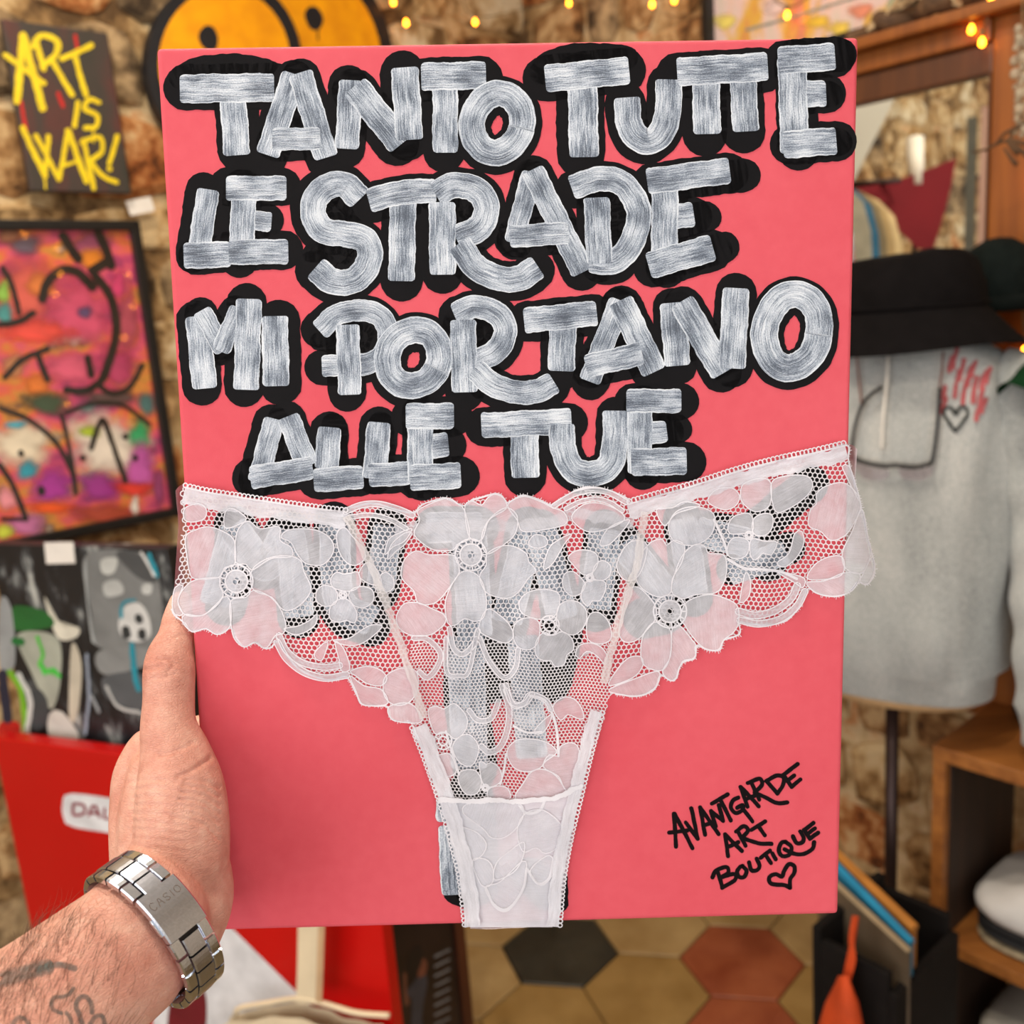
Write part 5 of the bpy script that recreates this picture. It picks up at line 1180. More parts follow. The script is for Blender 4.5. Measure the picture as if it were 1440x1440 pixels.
DKW = wood('dark_wood', srgb(52, 34, 22), srgb(86, 58, 38), 5)
bz = 0.60
for (x0, x1, y0, y1, h0, h1) in ((sa + .06, sb - .25, bz - .02, bz, -.2, -.04), (sa + .06, sb - .25, 0.001, .02, -.2, -.04), (sa + .06, sa + .08, .02, bz - .02, -.2, -.04), (sb - .27, sb - .25, .02, bz - .02, -.2, -.04)):
    mb = MB(); STD.box(mb, x0, x1, y0, y1, h0, h1, .002); mb.build('board', DKW, crate)
# black and white collage canvas behind it
def collage_base():
    n = NT('collage_black'); n.set(Roughness=0.4); co = n.n('ShaderNodeNewGeometry').outputs['Position']
    k = n.noise(n.mapv(co, (16, 16, 7)), 1.5, 5, 0.65)
    n.l(n.ramp(k, [(0.5, srgb(20, 21, 24)), (0.58, srgb(44, 46, 50)), (0.64, srgb(120, 124, 124)), (0.72, srgb(186, 188, 182))]), n.b.inputs['Base Color']); return n.m
HB = -0.05
sc_, zc_ = STD.sz(234, 773, HB); scl = STD.sz(-40, 766, HB)[0]; zl_ = STD.sz(60, 766, HB)[1]
bw = thing('collage_canvas', 'black and white collage canvas with green and teal paint strokes', 'painting', STD.pt((sc_ + scl) / 2, bz, HB - .02))
mb = MB(); STD.box(mb, max(scl, sa + .02), sc_, bz, (zc_ + zl_) / 2, HB - .03, HB, .002); mb.build('cloth_face', collage_base(), bw)
g8 = lambda p: (p[0] / 2.88, 740 + p[1] / 2.88)
CB = [((118, 120, 120), [(345, 120), (560, 105), (640, 200), (640, 480), (400, 490), (370, 350)]), ((70, 72, 74), [(470, 110), (560, 110), (640, 220), (560, 210)]), ((186, 188, 184), [(410, 135), (475, 130), (460, 190), (415, 190)]), ((176, 178, 176), [(420, 230), (480, 220), (500, 270), (430, 285)]), ((190, 192, 190), [(580, 235), (615, 235), (610, 275), (575, 270)]), ((206, 206, 204), [(500, 330), (560, 310), (600, 360), (610, 440), (560, 470), (500, 450), (480, 400)]), ((130, 132, 132), [(400, 505), (600, 495), (600, 560), (420, 600)]), ((84, 88, 92), [(420, 610), (570, 600), (580, 740), (500, 730), (430, 690)]),
      ((212, 208, 192), [(180, 285), (250, 400), (320, 410), (310, 450), (232, 450)]), ((168, 172, 158), [(70, 440), (230, 450), (245, 620), (205, 740), (130, 600)]), ((26, 96, 40), [(50, 330), (110, 325), (190, 350), (215, 405), (60, 420)]), ((214, 212, 204), [(200, 760), (250, 750), (320, 850), (280, 890), (200, 850)]), ((196, 188, 170), [(290, 480), (330, 560), (315, 760), (280, 780)]), ((150, 154, 156), [(0, 300), (45, 330), (60, 560), (0, 575)]), ((60, 66, 70), [(140, 660), (190, 700), (190, 800), (130, 820)]), ((196, 16, 14), [(0, 795), (75, 795), (75, 850), (0, 865)]), ((160, 164, 164), [(350, 140), (360, 350), (390, 480), (372, 470), (340, 200)])]
for i, (c, pts) in enumerate(CB): wpaint(bw, STD, 'collage_piece', [fill([g8(p) for p in pts])], paintm(c), HB + .0006 + i * 5e-5)
for i, (c, w, pts) in enumerate([((40, 44, 46), 30, [(560, 370), (563, 380)]), ((40, 44, 46), 34, [(508, 420), (512, 440)]), ((40, 44, 46), 32, [(575, 430), (577, 445)]), ((30, 140, 160), 11, [(490, 370), (497, 315), (545, 297)]), ((30, 140, 160), 22, [(535, 480), (545, 600), (562, 660)]), ((30, 140, 160), 18, [(605, 115), (635, 200)]), ((220, 220, 218), 10, [(572, 108), (625, 200)]), ((80, 190, 60), 14, [(150, 450), (175, 520), (160, 560), (200, 590), (240, 600)]), ((60, 200, 70), 12, [(170, 560), (180, 600), (215, 575), (240, 610)]), ((30, 34, 58), 40, [(10, 600), (30, 780)]), ((120, 186, 40), 22, [(40, 590), (88, 680), (105, 850)]), ((206, 208, 204), 22, [(75, 600), (120, 700), (110, 840)]), ((22, 110, 50), 30, [(60, 465), (85, 470)]), ((150, 160, 176), 12, [(350, 520), (360, 680), (345, 840)]), ((150, 156, 160), 14, [(370, 690), (400, 750)]), ((190, 192, 190), 12, [(430, 650), (480, 730), (580, 760)])]):
    wpaint(bw, STD, 'paint_stroke', [ribbon2d([g8(p) for p in pts], w / 2.88, 'round', 0.4, r5, 3)], paintm(c), HB + .0016 + i * 4e-5)
wpaint(bw, STD, 'paper_sticker', [fill([(62, 763), (103, 762), (106, 792), (65, 793)], False)], PAPER, HB + .0026)

# ---- cream tote bag hanging in front of the red panel
COT = simple('cream_cotton', srgb(222, 204, 172), 0.85, 0.07, 14, bump=0.3, bscale=600)
tote = thing('tote_bag', 'cream cotton tote bag with a long strap in front of the red panel', 'bag', STD.pl.hit(440, 1640, .03))
top = [(330, 1430), (336, 1418), (372, 1411), (420, 1404), (456, 1411), (500, 1424), (547, 1428)]
mb = MB(); V = []; rows = 9; m = 24
TP = catmull(top, 3.0); TP = [TP[int(i * (len(TP) - 1) / m)] for i in range(m + 1)]
for side in (1, -1):
    base = len(mb.V); V = []
    for j in range(rows):
        f = j / (rows - 1)
        for i, p in enumerate(TP):
            bul = 0.012 + 0.028 * math.sin(math.pi * i / m) * (0.25 + 0.75 * math.sin(math.pi * min(1, f * 0.9 + 0.1))) + 0.004 * math.sin(i * 1.3 + f * 3)
            a = STD.pl.hit(p[0], p[1], .012); q = STD.pl.hit(440, 1700, .012); z = a.z + (max(q.z, 0.16) - a.z) * f
            V.append(Vector((a.x, a.y, z)) + STD.N * (.026 + bul * side * 0.6))
    F = [(j * (m + 1) + i, j * (m + 1) + i + 1, (j + 1) * (m + 1) + i + 1, (j + 1) * (m + 1) + i) for j in range(rows - 1) for i in range(m)]
    mb.add(V, F)
mb.build('bag_body', COT, tote, True)
hem = MB(); hem.tube([STD.pl.hit(p[0], p[1], .05) for p in TP], 0.0045, 6); hem.build('hem', COT, tote, True)
for (xa, dh) in ((436, .052), (470, .008)):
    mb = MB(); P = [(xa - 3, 1412), (xa - 1, 1360), (xa, 1300), (xa + 2, 1240), (xa + 14, 1190)]
    V2, F2, U2 = ribbon2d(P, 34, 'flat', 0, r5, 8)
    mb.add([STD.pl.hit(v[0], v[1], dh) for v in V2], F2, U2); mb.add([STD.pl.hit(v[0], v[1], dh - .003) for v in V2], F2, U2)
    if dh > .03: mb.build('strap', COT, tote)
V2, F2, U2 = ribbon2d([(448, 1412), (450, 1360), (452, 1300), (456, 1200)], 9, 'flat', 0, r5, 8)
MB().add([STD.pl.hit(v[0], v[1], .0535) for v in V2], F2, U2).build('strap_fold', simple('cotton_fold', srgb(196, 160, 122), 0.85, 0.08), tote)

# ---- dark framed print standing on the floor
PRT = Wall(CORNER + NL * 0.60, DL, NL)
p1 = PRT.sz(657, 1370)[0]; p0 = p1 + 0.26; pz1 = 0.46
prn = thing('framed_print', 'dark photo print of a figure in a blue shirt, brown frame, on the floor', 'print', PRT.pt((p0 + p1) / 2, 0, -0.01))
mb = MB(); PRT.box(mb, p1 + .01, p0 - .01, .012, pz1 - .01, -.015, 0); mb.build('print_sheet', simple('print_dark', srgb(44, 32, 28), 0.35, 0.3, 9), prn)
BRN = wood('brown_frame', srgb(62, 30, 18), srgb(92, 48, 28), 6)
for (x0, x1, y0, y1) in ((p1, p0, pz1 - .02, pz1), (p1, p0, 0.001, .02), (p1, p1 + .024, 0.001, pz1), (p0 - .024, p0, 0.001, pz1)):
    mb = MB(); PRT.box(mb, x0, x1, y0, y1, -.018, .008, .002); mb.build('frame_bar', BRN, prn)
g9 = lambda p: (240 + p[0] / 2.77, 1260 + p[1] / 2.77)
for i, (c, pts) in enumerate([((64, 66, 76), [(945, 340), (985, 300), (1000, 330), (985, 420), (980, 498), (1000, 560), (940, 560), (940, 440)]), ((120, 72, 54), [(960, 290), (985, 240), (1000, 260), (990, 310), (965, 320)]), ((120, 76, 58), [(905, 300), (918, 300), (920, 370), (930, 420), (912, 430)]), ((26, 20, 20), [(935, 215), (965, 190), (985, 215), (970, 280), (940, 330), (925, 280)]), ((64, 66, 76), [(920, 370), (960, 330), (975, 340), (930, 400)])]):
    wpaint(prn, PRT, 'figure_shape', [fill([g9(p) for p in pts])], paintm(c), .0005 + i * 1e-4)
for k in range(9):
    y = 210 + k * 38; wpaint(prn, PRT, 'print_line', [ribbon2d([g9((1030, y + 26)), g9((1085, y))], 3.0, 'round', 0.2, r5, 3)], paintm((126, 128, 132)), .0006)
pl2 = MB(); PRT.box(pl2, p1 + .05, p0 - .05, 0.001, .40, -.06, -.02, .002); pl2.build('back_board', DKW, prn)
# ================================================================== right-hand side: picture, mirror, mannequin, shelf, bin
# ---- pastel picture in a black frame at the top
q0 = WRF.sz(998, 30, .03)[0]; q1 = WRF.sz(1291, 30, .03)[0]; qz0 = WRF.sz(1288, 42, .03)[1]; qz1 = qz0 + 0.42
pic = thing('pastel_picture', 'pale pink and green painting in a black frame, hung above the mirror', 'painting', WRF.pt((q0 + q1) / 2, qz0, .03))
def pastel():
    n = NT('pastel_paint'); n.set(Roughness=0.35, Coat_Weight=0.6, Coat_Roughness=0.05); co = n.n('ShaderNodeNewGeometry').outputs['Position']
    k = n.noise(n.mapv(co, (7, 7, 3)), 1.5, 5, 0.6)
    n.l(n.ramp(k, [(0.25, srgb(150, 178, 150)), (0.40, srgb(214, 200, 186)), (0.5, srgb(226, 196, 190)), (0.58, srgb(222, 176, 70)), (0.66, srgb(214, 130, 96)), (0.8, srgb(206, 180, 180))]), n.b.inputs['Base Color']); return n.m
mb = MB(); WRF.box(mb, q0 + .015, q1 - .015, qz0 + .015, qz1 - .015, .028, .040); mb.build('painted_board', pastel(), pic)
for (x0, x1, y0, y1) in ((q0, q1, qz1 - .025, qz1), (q0, q1, qz0, qz0 + .025), (q0, q0 + .02, qz0, qz1), (q1 - .025, q1, qz0, qz1)):
    mb = MB(); WRF.box(mb, x0, x1, y0, y1, .026, .060, .002); mb.build('frame_bar', BLKF, pic)
wpaint(pic, WRF, 'grey_diagonal', [ribbon2d([(1050, 42), (1120, 22), (1210, -6)], 4, 'round', 0.3, r5, 3)], paintm((150, 150, 140)), .0415)
wpaint(pic, WRF, 'green_patch', [blob(1265, 20, 22, 40, r5)], paintm((150, 186, 152), True), .0412)
for x, y, c in ((1020, 30, (232, 214, 110)), (1150, 30, (226, 190, 60)), (1210, 15, (224, 140, 110)), (1090, 10, (232, 206, 200)), (1180, 40, (232, 200, 80))):
    wpaint(pic, WRF, 'colour_patch', [blob(x, y, 22, 12, r5)], paintm(c, True), .0413 + r5.random() * 4e-4)

# ---- mirror in a heavy wooden frame
HM_ = 0.10
ORW = wood('orange_wood', srgb(112, 58, 18), srgb(158, 92, 34), 3.0, 0.35)
ORW2 = wood('dark_orange_wood', srgb(70, 36, 14), srgb(104, 58, 24), 3.0, 0.4)
m1, mz1 = WRF.sz(1402, 104, HM_); m0 = WRF.sz(1120, 300, HM_)[0]; mz0 = WRF.sz(1300, 940, HM_)[1]
mir = thing('wall_mirror', 'tall mirror in a heavy orange-brown wooden frame behind the mannequin', 'mirror', WRF.pt((m0 + m1) / 2, mz0 - .06, .05))
n = NT('mirror_glass'); n.set(Metallic=1.0, Roughness=0.015); n.b.inputs['Base Color'].default_value = (0.86, 0.87, 0.84, 1)
mb = MB(); WRF.box(mb, m0, m1, mz0, mz1, .07, HM_); mb.build('glass', n.m, mir)
SW = 0.105
for nm, (x0, x1, y0, y1, h0, h1, mt) in {'stile': (m1, m1 + SW, mz0 - .06, mz1 + .085, .028, HM_ + .02, ORW), 'stile ': (m0 - .06, m0, mz0 - .06, mz1 + .085, .028, HM_ + .02, ORW), 'top_rail': (m0, m1, mz1, mz1 + .05, .028, HM_ + .018, ORW2), 'top_rail ': (m0, m1, mz1 + .05, mz1 + .085, .028, HM_ + .03, ORW), 'bottom_rail': (m0, m1, mz0 - .06, mz0, .028, HM_ + .02, ORW)}.items():
    mb = MB(); WRF.box(mb, x0, x1, y0, y1, h0, h1, .004); mb.build(nm.strip(), mt, mir)
mb = MB(); WRF.box(mb, m0 - .08, m1 + SW + .02, mz1 + .085, mz1 + .105, .028, HM_ + .06, .005); mb.build('cornice', ORW, mir)
mb = MB(); WRF.box(mb, m1 - .004, m1, mz0, mz1, HM_, HM_ + .022); mb.build('inner_bead', ORW2, mir)
mtop = mz1 + .105
DRIFT = wood('driftwood', srgb(60, 40, 26), srgb(122, 90, 60), 9, 0.8, 0)
rd = random.Random(4)
for (px, L, r_, lab_) in ((1224, .06, .016, 'dark stubby piece of driftwood lying on the mirror frame'), (1266, .07, .019, 'thick weathered driftwood piece beside the frayed rope'), (1338, .09, .023, 'knotted round driftwood lump near the glowing bulbs'), (1415, .11, .026, 'large driftwood root on the outer end of the mirror frame')):
    s_, _ = WRF.sz(px, 60, .1); P = []; R_ = []
    for k in range(9):
        f = k / 8; P.append(WRF.pt(s_ - L / 2 + L * f, mtop + r_ * 1.05 + .012 * math.sin(f * 3 + px), .105 + .03 * math.sin(f * 4 + px * .7))); R_.append(r_ * (0.45 + 0.6 * math.sin(math.pi * (0.12 + 0.76 * f))) * rd.uniform(.8, 1.15))
    zmin = min(p.z - q for p, q in zip(P, R_)); P = [p + UPV * (mtop + .001 - zmin) for p in P]
    tag(MB().tube(P, R_, 9).build('driftwood', DRIFT, None, True), lab_, 'driftwood')
ROPE = simple('frayed_rope', srgb(206, 178, 136), 0.9, 0.1, 60)
mb = MB()
for k in range(5):
    s_, _ = WRF.sz(1282, 50, .1); P = [WRF.pt(s_ + .16 * f - .06, mtop + .014 + .03 * math.sin(f * 3.1) + .006 * math.sin(f * 14 + k * 2), .13 + .008 * math.sin(f * 9 + k) + .004 * k) for f in [i / 14 for i in range(15)]]
    mb.tube(P, .003, 5)
tag(mb.build('frayed_rope', ROPE, None, True), 'frayed pale rope loop lying over the mirror frame', 'rope')

# ---- warm string lights along the top of both walls
BULB = glow('warm_bulb', srgb(255, 146, 30), 16.0); CORD = simple('light_cord', srgb(120, 96, 60), 0.5, 0.1)
strand = thing('string_lights', 'strand of tiny warm yellow bulbs strung along the stone walls', 'string lights', WLF.pl.hit(555, 3, .05))
pos = [WLF.pl.hit(x, y, .07) for x, y in ((500, -60), (553, 2), (571, 31), (640, -30), (668, 30))] + [WRF.pl.hit(x, y, .07) for x, y in ((800, 3), (860, -25), (917, 5), (948, -1), (1040, -40), (1107, 20), (1180, -30), (1300, -40))] + [WRF.pl.hit(x, y, .14) for x, y in ((1366, 40), (1381, 58), (1394, -1))]
cm_ = MB(); cm_.tube([Vector(c) for c in catmull([tuple(p + UPV * .012) for p in pos], .02)], .0016, 5)
cm_.build('cord', CORD, strand, True)
for p in pos:
    MB().lathe(p - UPV * .009, UPV, [(.0012, 0), (.004, .002), (.0055, .006), (.004, .011), (.002, .015)], 10).build('bulb', BULB, strand, True)
    MB().lathe(p + UPV * .008, UPV, [(.004, 0), (.004, .008), (.002, .010)], 8).build('bulb_socket', CORD, strand, True)
# a second strand hangs down the right wall and shows as glints in the graffiti painting
strand2 = thing('string_lights', 'strand of tiny warm bulbs hanging down beside the wooden mirror frame', 'string lights', WRF.pl.hit(1437, 400, .15))
pos2 = [WRF.pl.hit(x, y, .15) for x, y in ((1452, 250), (1438, 400), (1441, 492), (1450, 560))]
pos3 = []
for (x, y) in ((34, 329), (80, 349), (85, 385), (78, 413), (181, 386), (187, 430), (175, 474), (95, 568)):
    p = WLF.pl.hit(x, y, .047); d = (p - CAM).normalized(); d = d - WLF.N * 2 * d.dot(WLF.N); pos3.append(p + d * 2.35)
cm_ = MB(); cm_.tube([Vector(c) for c in catmull([tuple(p + UPV * .012) for p in pos2], .02)], .0016, 5)
cm_.build('cord', CORD, strand2, True)
def bulbs(t, pts, mat):
    for p in pts: MB().lathe(p - UPV * .009, UPV, [(.0012, 0), (.004, .002), (.0055, .006), (.004, .011), (.002, .015)], 10).build('bulb', mat, t, True)
bulbs(strand2, pos2, BULB)
strand3 = thing('string_lights', 'curtain of tiny warm bulbs hanging from the ceiling opposite the graffiti painting', 'string lights', Vector((pos3[0].x, pos3[0].y, ROOM_H)))
for p in pos3: MB().tube([Vector((p.x, p.y, ROOM_H)), p + UPV * .005], .0014, 5).build('cord', CORD, strand3)
bulbs(strand3, pos3, glow('warm_bulb_bright', srgb(255, 150, 40), 90.0))

# ---- crystal bead strand and bare branch hanging at the mirror's edge
n = NT('crystal_bead'); n.set(Roughness=0.08, Transmission_Weight=0.6, IOR=1.5); n.b.inputs['Base Color'].default_value = srgb(226, 214, 190); CRY = n.m
bead = thing('bead_garland', 'garland of clear crystal beads hanging over a bare brown branch', 'garland', WRF.pl.hit(1436, 185, .25))
for k in range(34):
    f = k / 33; x = 1432 + 5 * math.sin(k * 1.7) + (k % 2) * 7; y = 40 + f * 150
    c = WRF.pl.hit(x, y, .25 + .01 * math.sin(k * 2.3)); r_ = .006 + .002 * math.sin(k * 5.1)
    MB().lathe(c - UPV * r_, UPV, [(r_ * .3, 0), (r_ * .8, r_ * .4), (r_, r_), (r_ * .8, r_ * 1.6), (r_ * .3, r_ * 2)], 7).build('bead', CRY, bead)
MB().tube([WRF.pl.hit(1438, y, .25) for y in (-20, 60, 130, 195)], .0012, 5).build('thread', CORD, bead)
mb = MB(); TWIG = simple('twig_bark', srgb(84, 60, 38), 0.8, 0.2)
for pts, r0 in (([(1368, 214), (1385, 211), (1402, 202), (1420, 196), (1445, 204)], .004), ([(1402, 202), (1412, 188), (1428, 180), (1450, 170)], .0045), ([(1412, 208), (1424, 226), (1430, 232)], .004), ([(1420, 196), (1434, 210), (1450, 222)], .005), ([(1425, 182), (1418, 200), (1432, 216)], .005)):
    P = [Vector(c) for c in catmull([tuple(WRF.pl.hit(x, y, .26)) for x, y in pts], .01)]; mb.tube(P, [r0 * (0.5 + 0.5 * (i / len(P))) for i in range(len(P))], 6)
mb.build('branch', TWIG, bead, True)

# ---- mannequin with grey sweatshirt, bucket hat and sunglasses
MX = at(1262, 720, 1.62); FW = (Vector((CAM.x, CAM.y, 0)) - Vector((MX.x, MX.y, 0))).normalized()     # it faces the camera
FW = (Matrix.Rotation(math.radians(-12), 3, 'Z') @ FW); SDW = UPV.cross(FW).normalized()
if SDW.dot(_R) < 0: SDW = -SDW
MC = Vector((MX.x, MX.y, 0))
MPL = Plane(MC, FW)
def mz(py): return MPL.hit(1262, py, 0).z
def mp(a, z, f=0.0): return MC + SDW * a + FW * f + UPV * z
HEATH = None
def heather():
    n = NT('heather_grey_fleece'); n.set(Roughness=0.95, Specular_IOR_Level=0.1, Sheen_Weight=0.3); co = n.coord('Object')
    k = n.noise(co, 240, 3, 0.7); k2 = n.noise(n.mapv(co, (10, 10, 4)), 1.0, 3)
    f = n.math('ADD', n.math('MULTIPLY', k, 0.55), n.math('MULTIPLY', k2, 0.45))
    n.l(n.ramp(f, [(0.35, srgb(140, 144, 144)), (0.5, srgb(172, 175, 174)), (0.65, srgb(198, 198, 195))]), n.b.inputs['Base Color']); n.bump(k, 0.3, 0.002); return n.m
HEATH = heather()
zh, zs, zn = mz(960), mz(500), mz(478)
sweat = thing('sweatshirt', 'heather grey sweatshirt with red flames and a black heart on a mannequin', 'sweatshirt', mp(0, zh))
prof = [(zh - .002, .150, .085), (zh + .004, .158, .092), (zh + .045, .160, .095), (zh + .055, .172, .105), (zh + .15, .176, .110), (zh + .28, .176, .112), (zh + .38, .178, .112), (zs - .05, .182, .105), (zs - .015, .172, .095), (zs + .012, .135, .080), (zn + .006, .085, .065), (zn + .012, .070, .060)]
seg = 48; V = []
for i, (z, a, b) in enumerate(prof):
    for k in range(seg):
        q = 6.2832 * k / seg; c, s_ = math.cos(q), math.sin(q); e = 0.8
        fold = 0.010 * math.sin(5 * q + 2.2 * (z - zh) * 9) * max(0, 1 - abs(i - 4) / 3.5) + 0.006 * math.sin(9 * q + i)
        if i in (0, 1, 2) or i > 8: fold *= .15
        V.append(mp(math.copysign(abs(c) ** e, c) * (a + fold), z, math.copysign(abs(s_) ** e, s_) * (b + fold)))
F = [(i * seg + k, i * seg + (k + 1) % seg, (i + 1) * seg + (k + 1) % seg, (i + 1) * seg + k) for i in range(len(prof) - 1) for k in range(seg)]
torso = obj('torso', V, F, HEATH, sweat, smooth=True)
for sd in (1, -1):
    mb = MB(); pts = [(.135, zs - .045, 0, .058), (.178, zs - .075, .0, .060), (.206, zs - .18, .005, .056), (.222, zs - .32, .012, .052), (.232, zs - .46, .03, .046), (.236, zs - .56, .045, .042), (.237, zs - .575, .046, .036), (.238, zs - .625, .05, .035)]
    C = catmull([(sd * a, z, f, r_) for a, z, f, r_ in pts], .012)
    mb.tube([mp(c[0], c[1], c[2]) for c in C], [c[3] + .003 * math.sin(i * .9) for i, c in enumerate(C)], 18); mb.build('sleeve', HEATH, sweat, True)
cr = MB(); cr.tube([mp(.066 * math.cos(a), zn + .010 - .012 * max(0, math.sin(a)), .058 * math.sin(a)) for a in [6.2832 * k / 30 for k in range(30)]], .010, 8, closed=True); cr.build('neck_rib', HEATH, sweat, True)
TB = BVHTree.FromPolygons([Vector(v) for v in V], F)
def on_torso(px, py, off=.002):
    h = TB.ray_cast(CAM, ray(px, py).normalized())
    return (h[0] + (h[1] if h[1].dot(CAM - h[0]) > 0 else -h[1]) * off) if h[0] else None
def tprint(name, paths, w, mat, off):
    mb = MB()
    for pth in paths:
        V2, F2, U2 = ribbon2d(pth, w, 'round', 0.4, rd, 3); W3 = [on_torso(v[0], v[1], off) for v in V2]
        if all(x is not None for x in W3): mb.add(W3, F2, U2)
    if mb.V: return mb.build(name, mat, sweat)
RPR = paintm((176, 84, 88), False, 0.8); HRT = paintm((34, 40, 40), False, 0.8)
for k, (x, y, L) in enumerate(((1327, 545, 30), (1333, 520, 34), (1340, 505, 26), (1343, 540, 36), (1350, 520, 28), (1354, 550, 34), (1360, 530, 26), (1368, 548, 34), (1366, 520, 20), (1376, 560, 30), (1380, 535, 24), (1386, 528, 20), (1372, 580, 20), (1325, 570, 20), (1380, 570, 18))):
    tprint('red_flame', [[(x, y + L / 2), (x + 2, y), (x + 6, y - L / 2)]], 6.5, RPR, .0015 + k * 1e-5)
tprint('black_heart', [[(1343, 606), (1334, 592), (1327, 580), (1331, 572), (1339, 574), (1344, 582), (1350, 573), (1358, 573), (1361, 581), (1354, 594), (1343, 606)]], 4.5, HRT, .003)
# wooden base under the sweatshirt, pole and foot
stand = thing('mannequin_stand', 'slim dark metal mannequin stand with a beige torso base and round foot', 'stand', mp(-.005, 0))
mb = MB(); mb.lathe(mp(0, zh - .022), UPV, [(.07, 0), (.135, .006), (.145, .02), (.143, .034)], 28, 0.6, FW); mb.build('torso_base', simple('beige_linen', srgb(196, 160, 116), 0.8, 0.06), stand, True)
DKM = simple('dark_metal', srgb(58, 44, 42), 0.35, 0.1, 20, 0.6)
MB().tube([mp(-.005, .02), mp(-.005, zh - .02)], .0115, 14).build('pole', DKM, stand, True)
MB().lathe(mp(-.005, .001), UPV, [(.06, 0), (.06, .02), (.04, .03), (.018, .05)], 28).build('foot', DKM, stand, True)
mb = MB(); mb.tube([mp(0, zn - .06), mp(0, zn + .03)], [.05, .045], 16); mb.lathe(mp(0, zn + .03), UPV, [(.045, 0), (.06, .02), (.064, .06), (.045, .09), (.02, .098)], 20, 1.1, FW); mb.build('neck_block', simple('beige_linen_neck', srgb(180, 150, 112), 0.8, 0.06), stand, True)
# bucket hat
HATM = simple('black_cotton', srgb(17, 15, 16), 0.95, 0.15, 40, bump=0.3, bscale=500, spec=0.08)
zb = mz(492); hat = thing('bucket_hat', 'black cotton bucket hat with a wide drooping brim on the mannequin', 'hat', mp(0.012, zb))
HCx = .012
def hring(r_, z, wv=0.0, k0=0): return [mp(HCx + r_ * math.cos(a) * 1.0, z + wv * math.sin(2 * a + k0) + wv * .6 * math.sin(3 * a), r_ * .88 * math.sin(a)) for a in [6.2832 * k / 40 for k in range(40)]]
def hloft(rs):
    V = [v for r_ in rs for v in r_]; return V, [(i * 40 + k, i * 40 + (k + 1) % 40, (i + 1) * 40 + (k + 1) % 40, (i + 1) * 40 + k) for i in range(len(rs) - 1) for k in range(40)]
V1, F1 = hloft([hring(.176, zb + .004, .004), hring(.170, zb + .012, .004), hring(.132, zb + .050, .003), hring(.118, zb + .066, .002)]); obj('brim', V1, F1, HATM, hat, smooth=True)
V1, F1 = hloft([hring(.119, zb + .064), hring(.116, zb + .10), hring(.104, zb + .135, .003), hring(.090, zb + .148, .004), hring(.05, zb + .152, .004), hring(.008, zb + .150)]); obj('crown', V1, F1, HATM, hat, smooth=True)
mb = MB(); mb.tube(hring(.120, zb + .070), .003, 6, closed=True); mb.build('hat_band', HATM, hat, True)
hat2 = thing('knit_cap', 'dark green-black knit cap behind the bucket hat', 'hat', mp(.128, zb + .075, -.12))
MB().lathe(mp(.128, zb + .062, -.12), UPV, [(.050, 0), (.056, .02), (.055, .06), (.044, .09), (.02, .105), (.004, .107)], 22).build('cap_body', simple('dark_teal_knit', srgb(20, 26, 25), 0.95, 0.15, 60, bump=0.4, bscale=300, spec=0.08), hat2, True)
MB().lathe(mp(.128, zb + .050, -.12), UPV, [(.054, 0), (.060, .004), (.060, .022), (.055, .027)], 22).build('cap_cuff', simple('dark_teal_rib', srgb(18, 23, 22), 0.95, 0.15, 60, spec=0.08), hat2, True)
# sunglasses hung on the chest
sg_ = thing('sunglasses', 'thin black framed sunglasses hanging on cords over the sweatshirt', 'sunglasses', on_torso(1262, 650, .012))
FRM = simple('black_wire', srgb(26, 24, 26), 0.3, 0.1)
def tline(pts, r_, off, mat, nm):
    P = [on_torso(x, y, off) for x, y in pts]; P = [p for p in P if p]
    return MB().tube([Vector(c) for c in catmull([tuple(p) for p in P], .006)], r_, 7).build(nm, mat, sg_, True)
tline([(1244, 546), (1228, 556), (1216, 572), (1208, 605), (1203, 640)], .0028, .014, FRM, 'temple'); tline([(1318, 546), (1318, 580), (1314, 620), (1309, 650)], .0028, .014, FRM, 'temple')
tline([(1203, 641), (1225, 650), (1248, 654), (1262, 653), (1285, 655), (1309, 650)], .0036, .016, FRM, 'browline')
n = NT('tinted_lens'); n.set(Roughness=0.05, Alpha=0.35); n.b.inputs['Base Color'].default_value = srgb(120, 92, 108); LENS = n.m
for pl_ in ([(1206, 645), (1228, 652), (1250, 656), (1252, 668), (1240, 674), (1218, 670)], [(1266, 656), (1288, 657), (1308, 652), (1310, 664), (1294, 674), (1272, 671)]):
    ring, c = poly2d(pl_, 4); P3 = [on_torso(v[0], v[1], .016) for v in [c] + ring]
    if all(P3): obj('lens', P3, [(0, 1 + i, 1 + (i + 1) % len(ring)) for i in range(len(ring))], LENS, sg_)
CRD = simple('brown_cord', srgb(120, 66, 52), 0.7, 0.1)
tline([(1207, 500), (1211, 530), (1216, 570)], .0016, .012, CRD, 'neck_cord'); tline([(1324, 500), (1322, 520), (1318, 548)], .0016, .012, CRD, 'neck_cord')
tline([(1252, 505), (1250, 540), (1244, 590), (1242, 632)], .0022, .012, simple('silver_chain', srgb(226, 222, 214), 0.3, 0.05), 'chain')

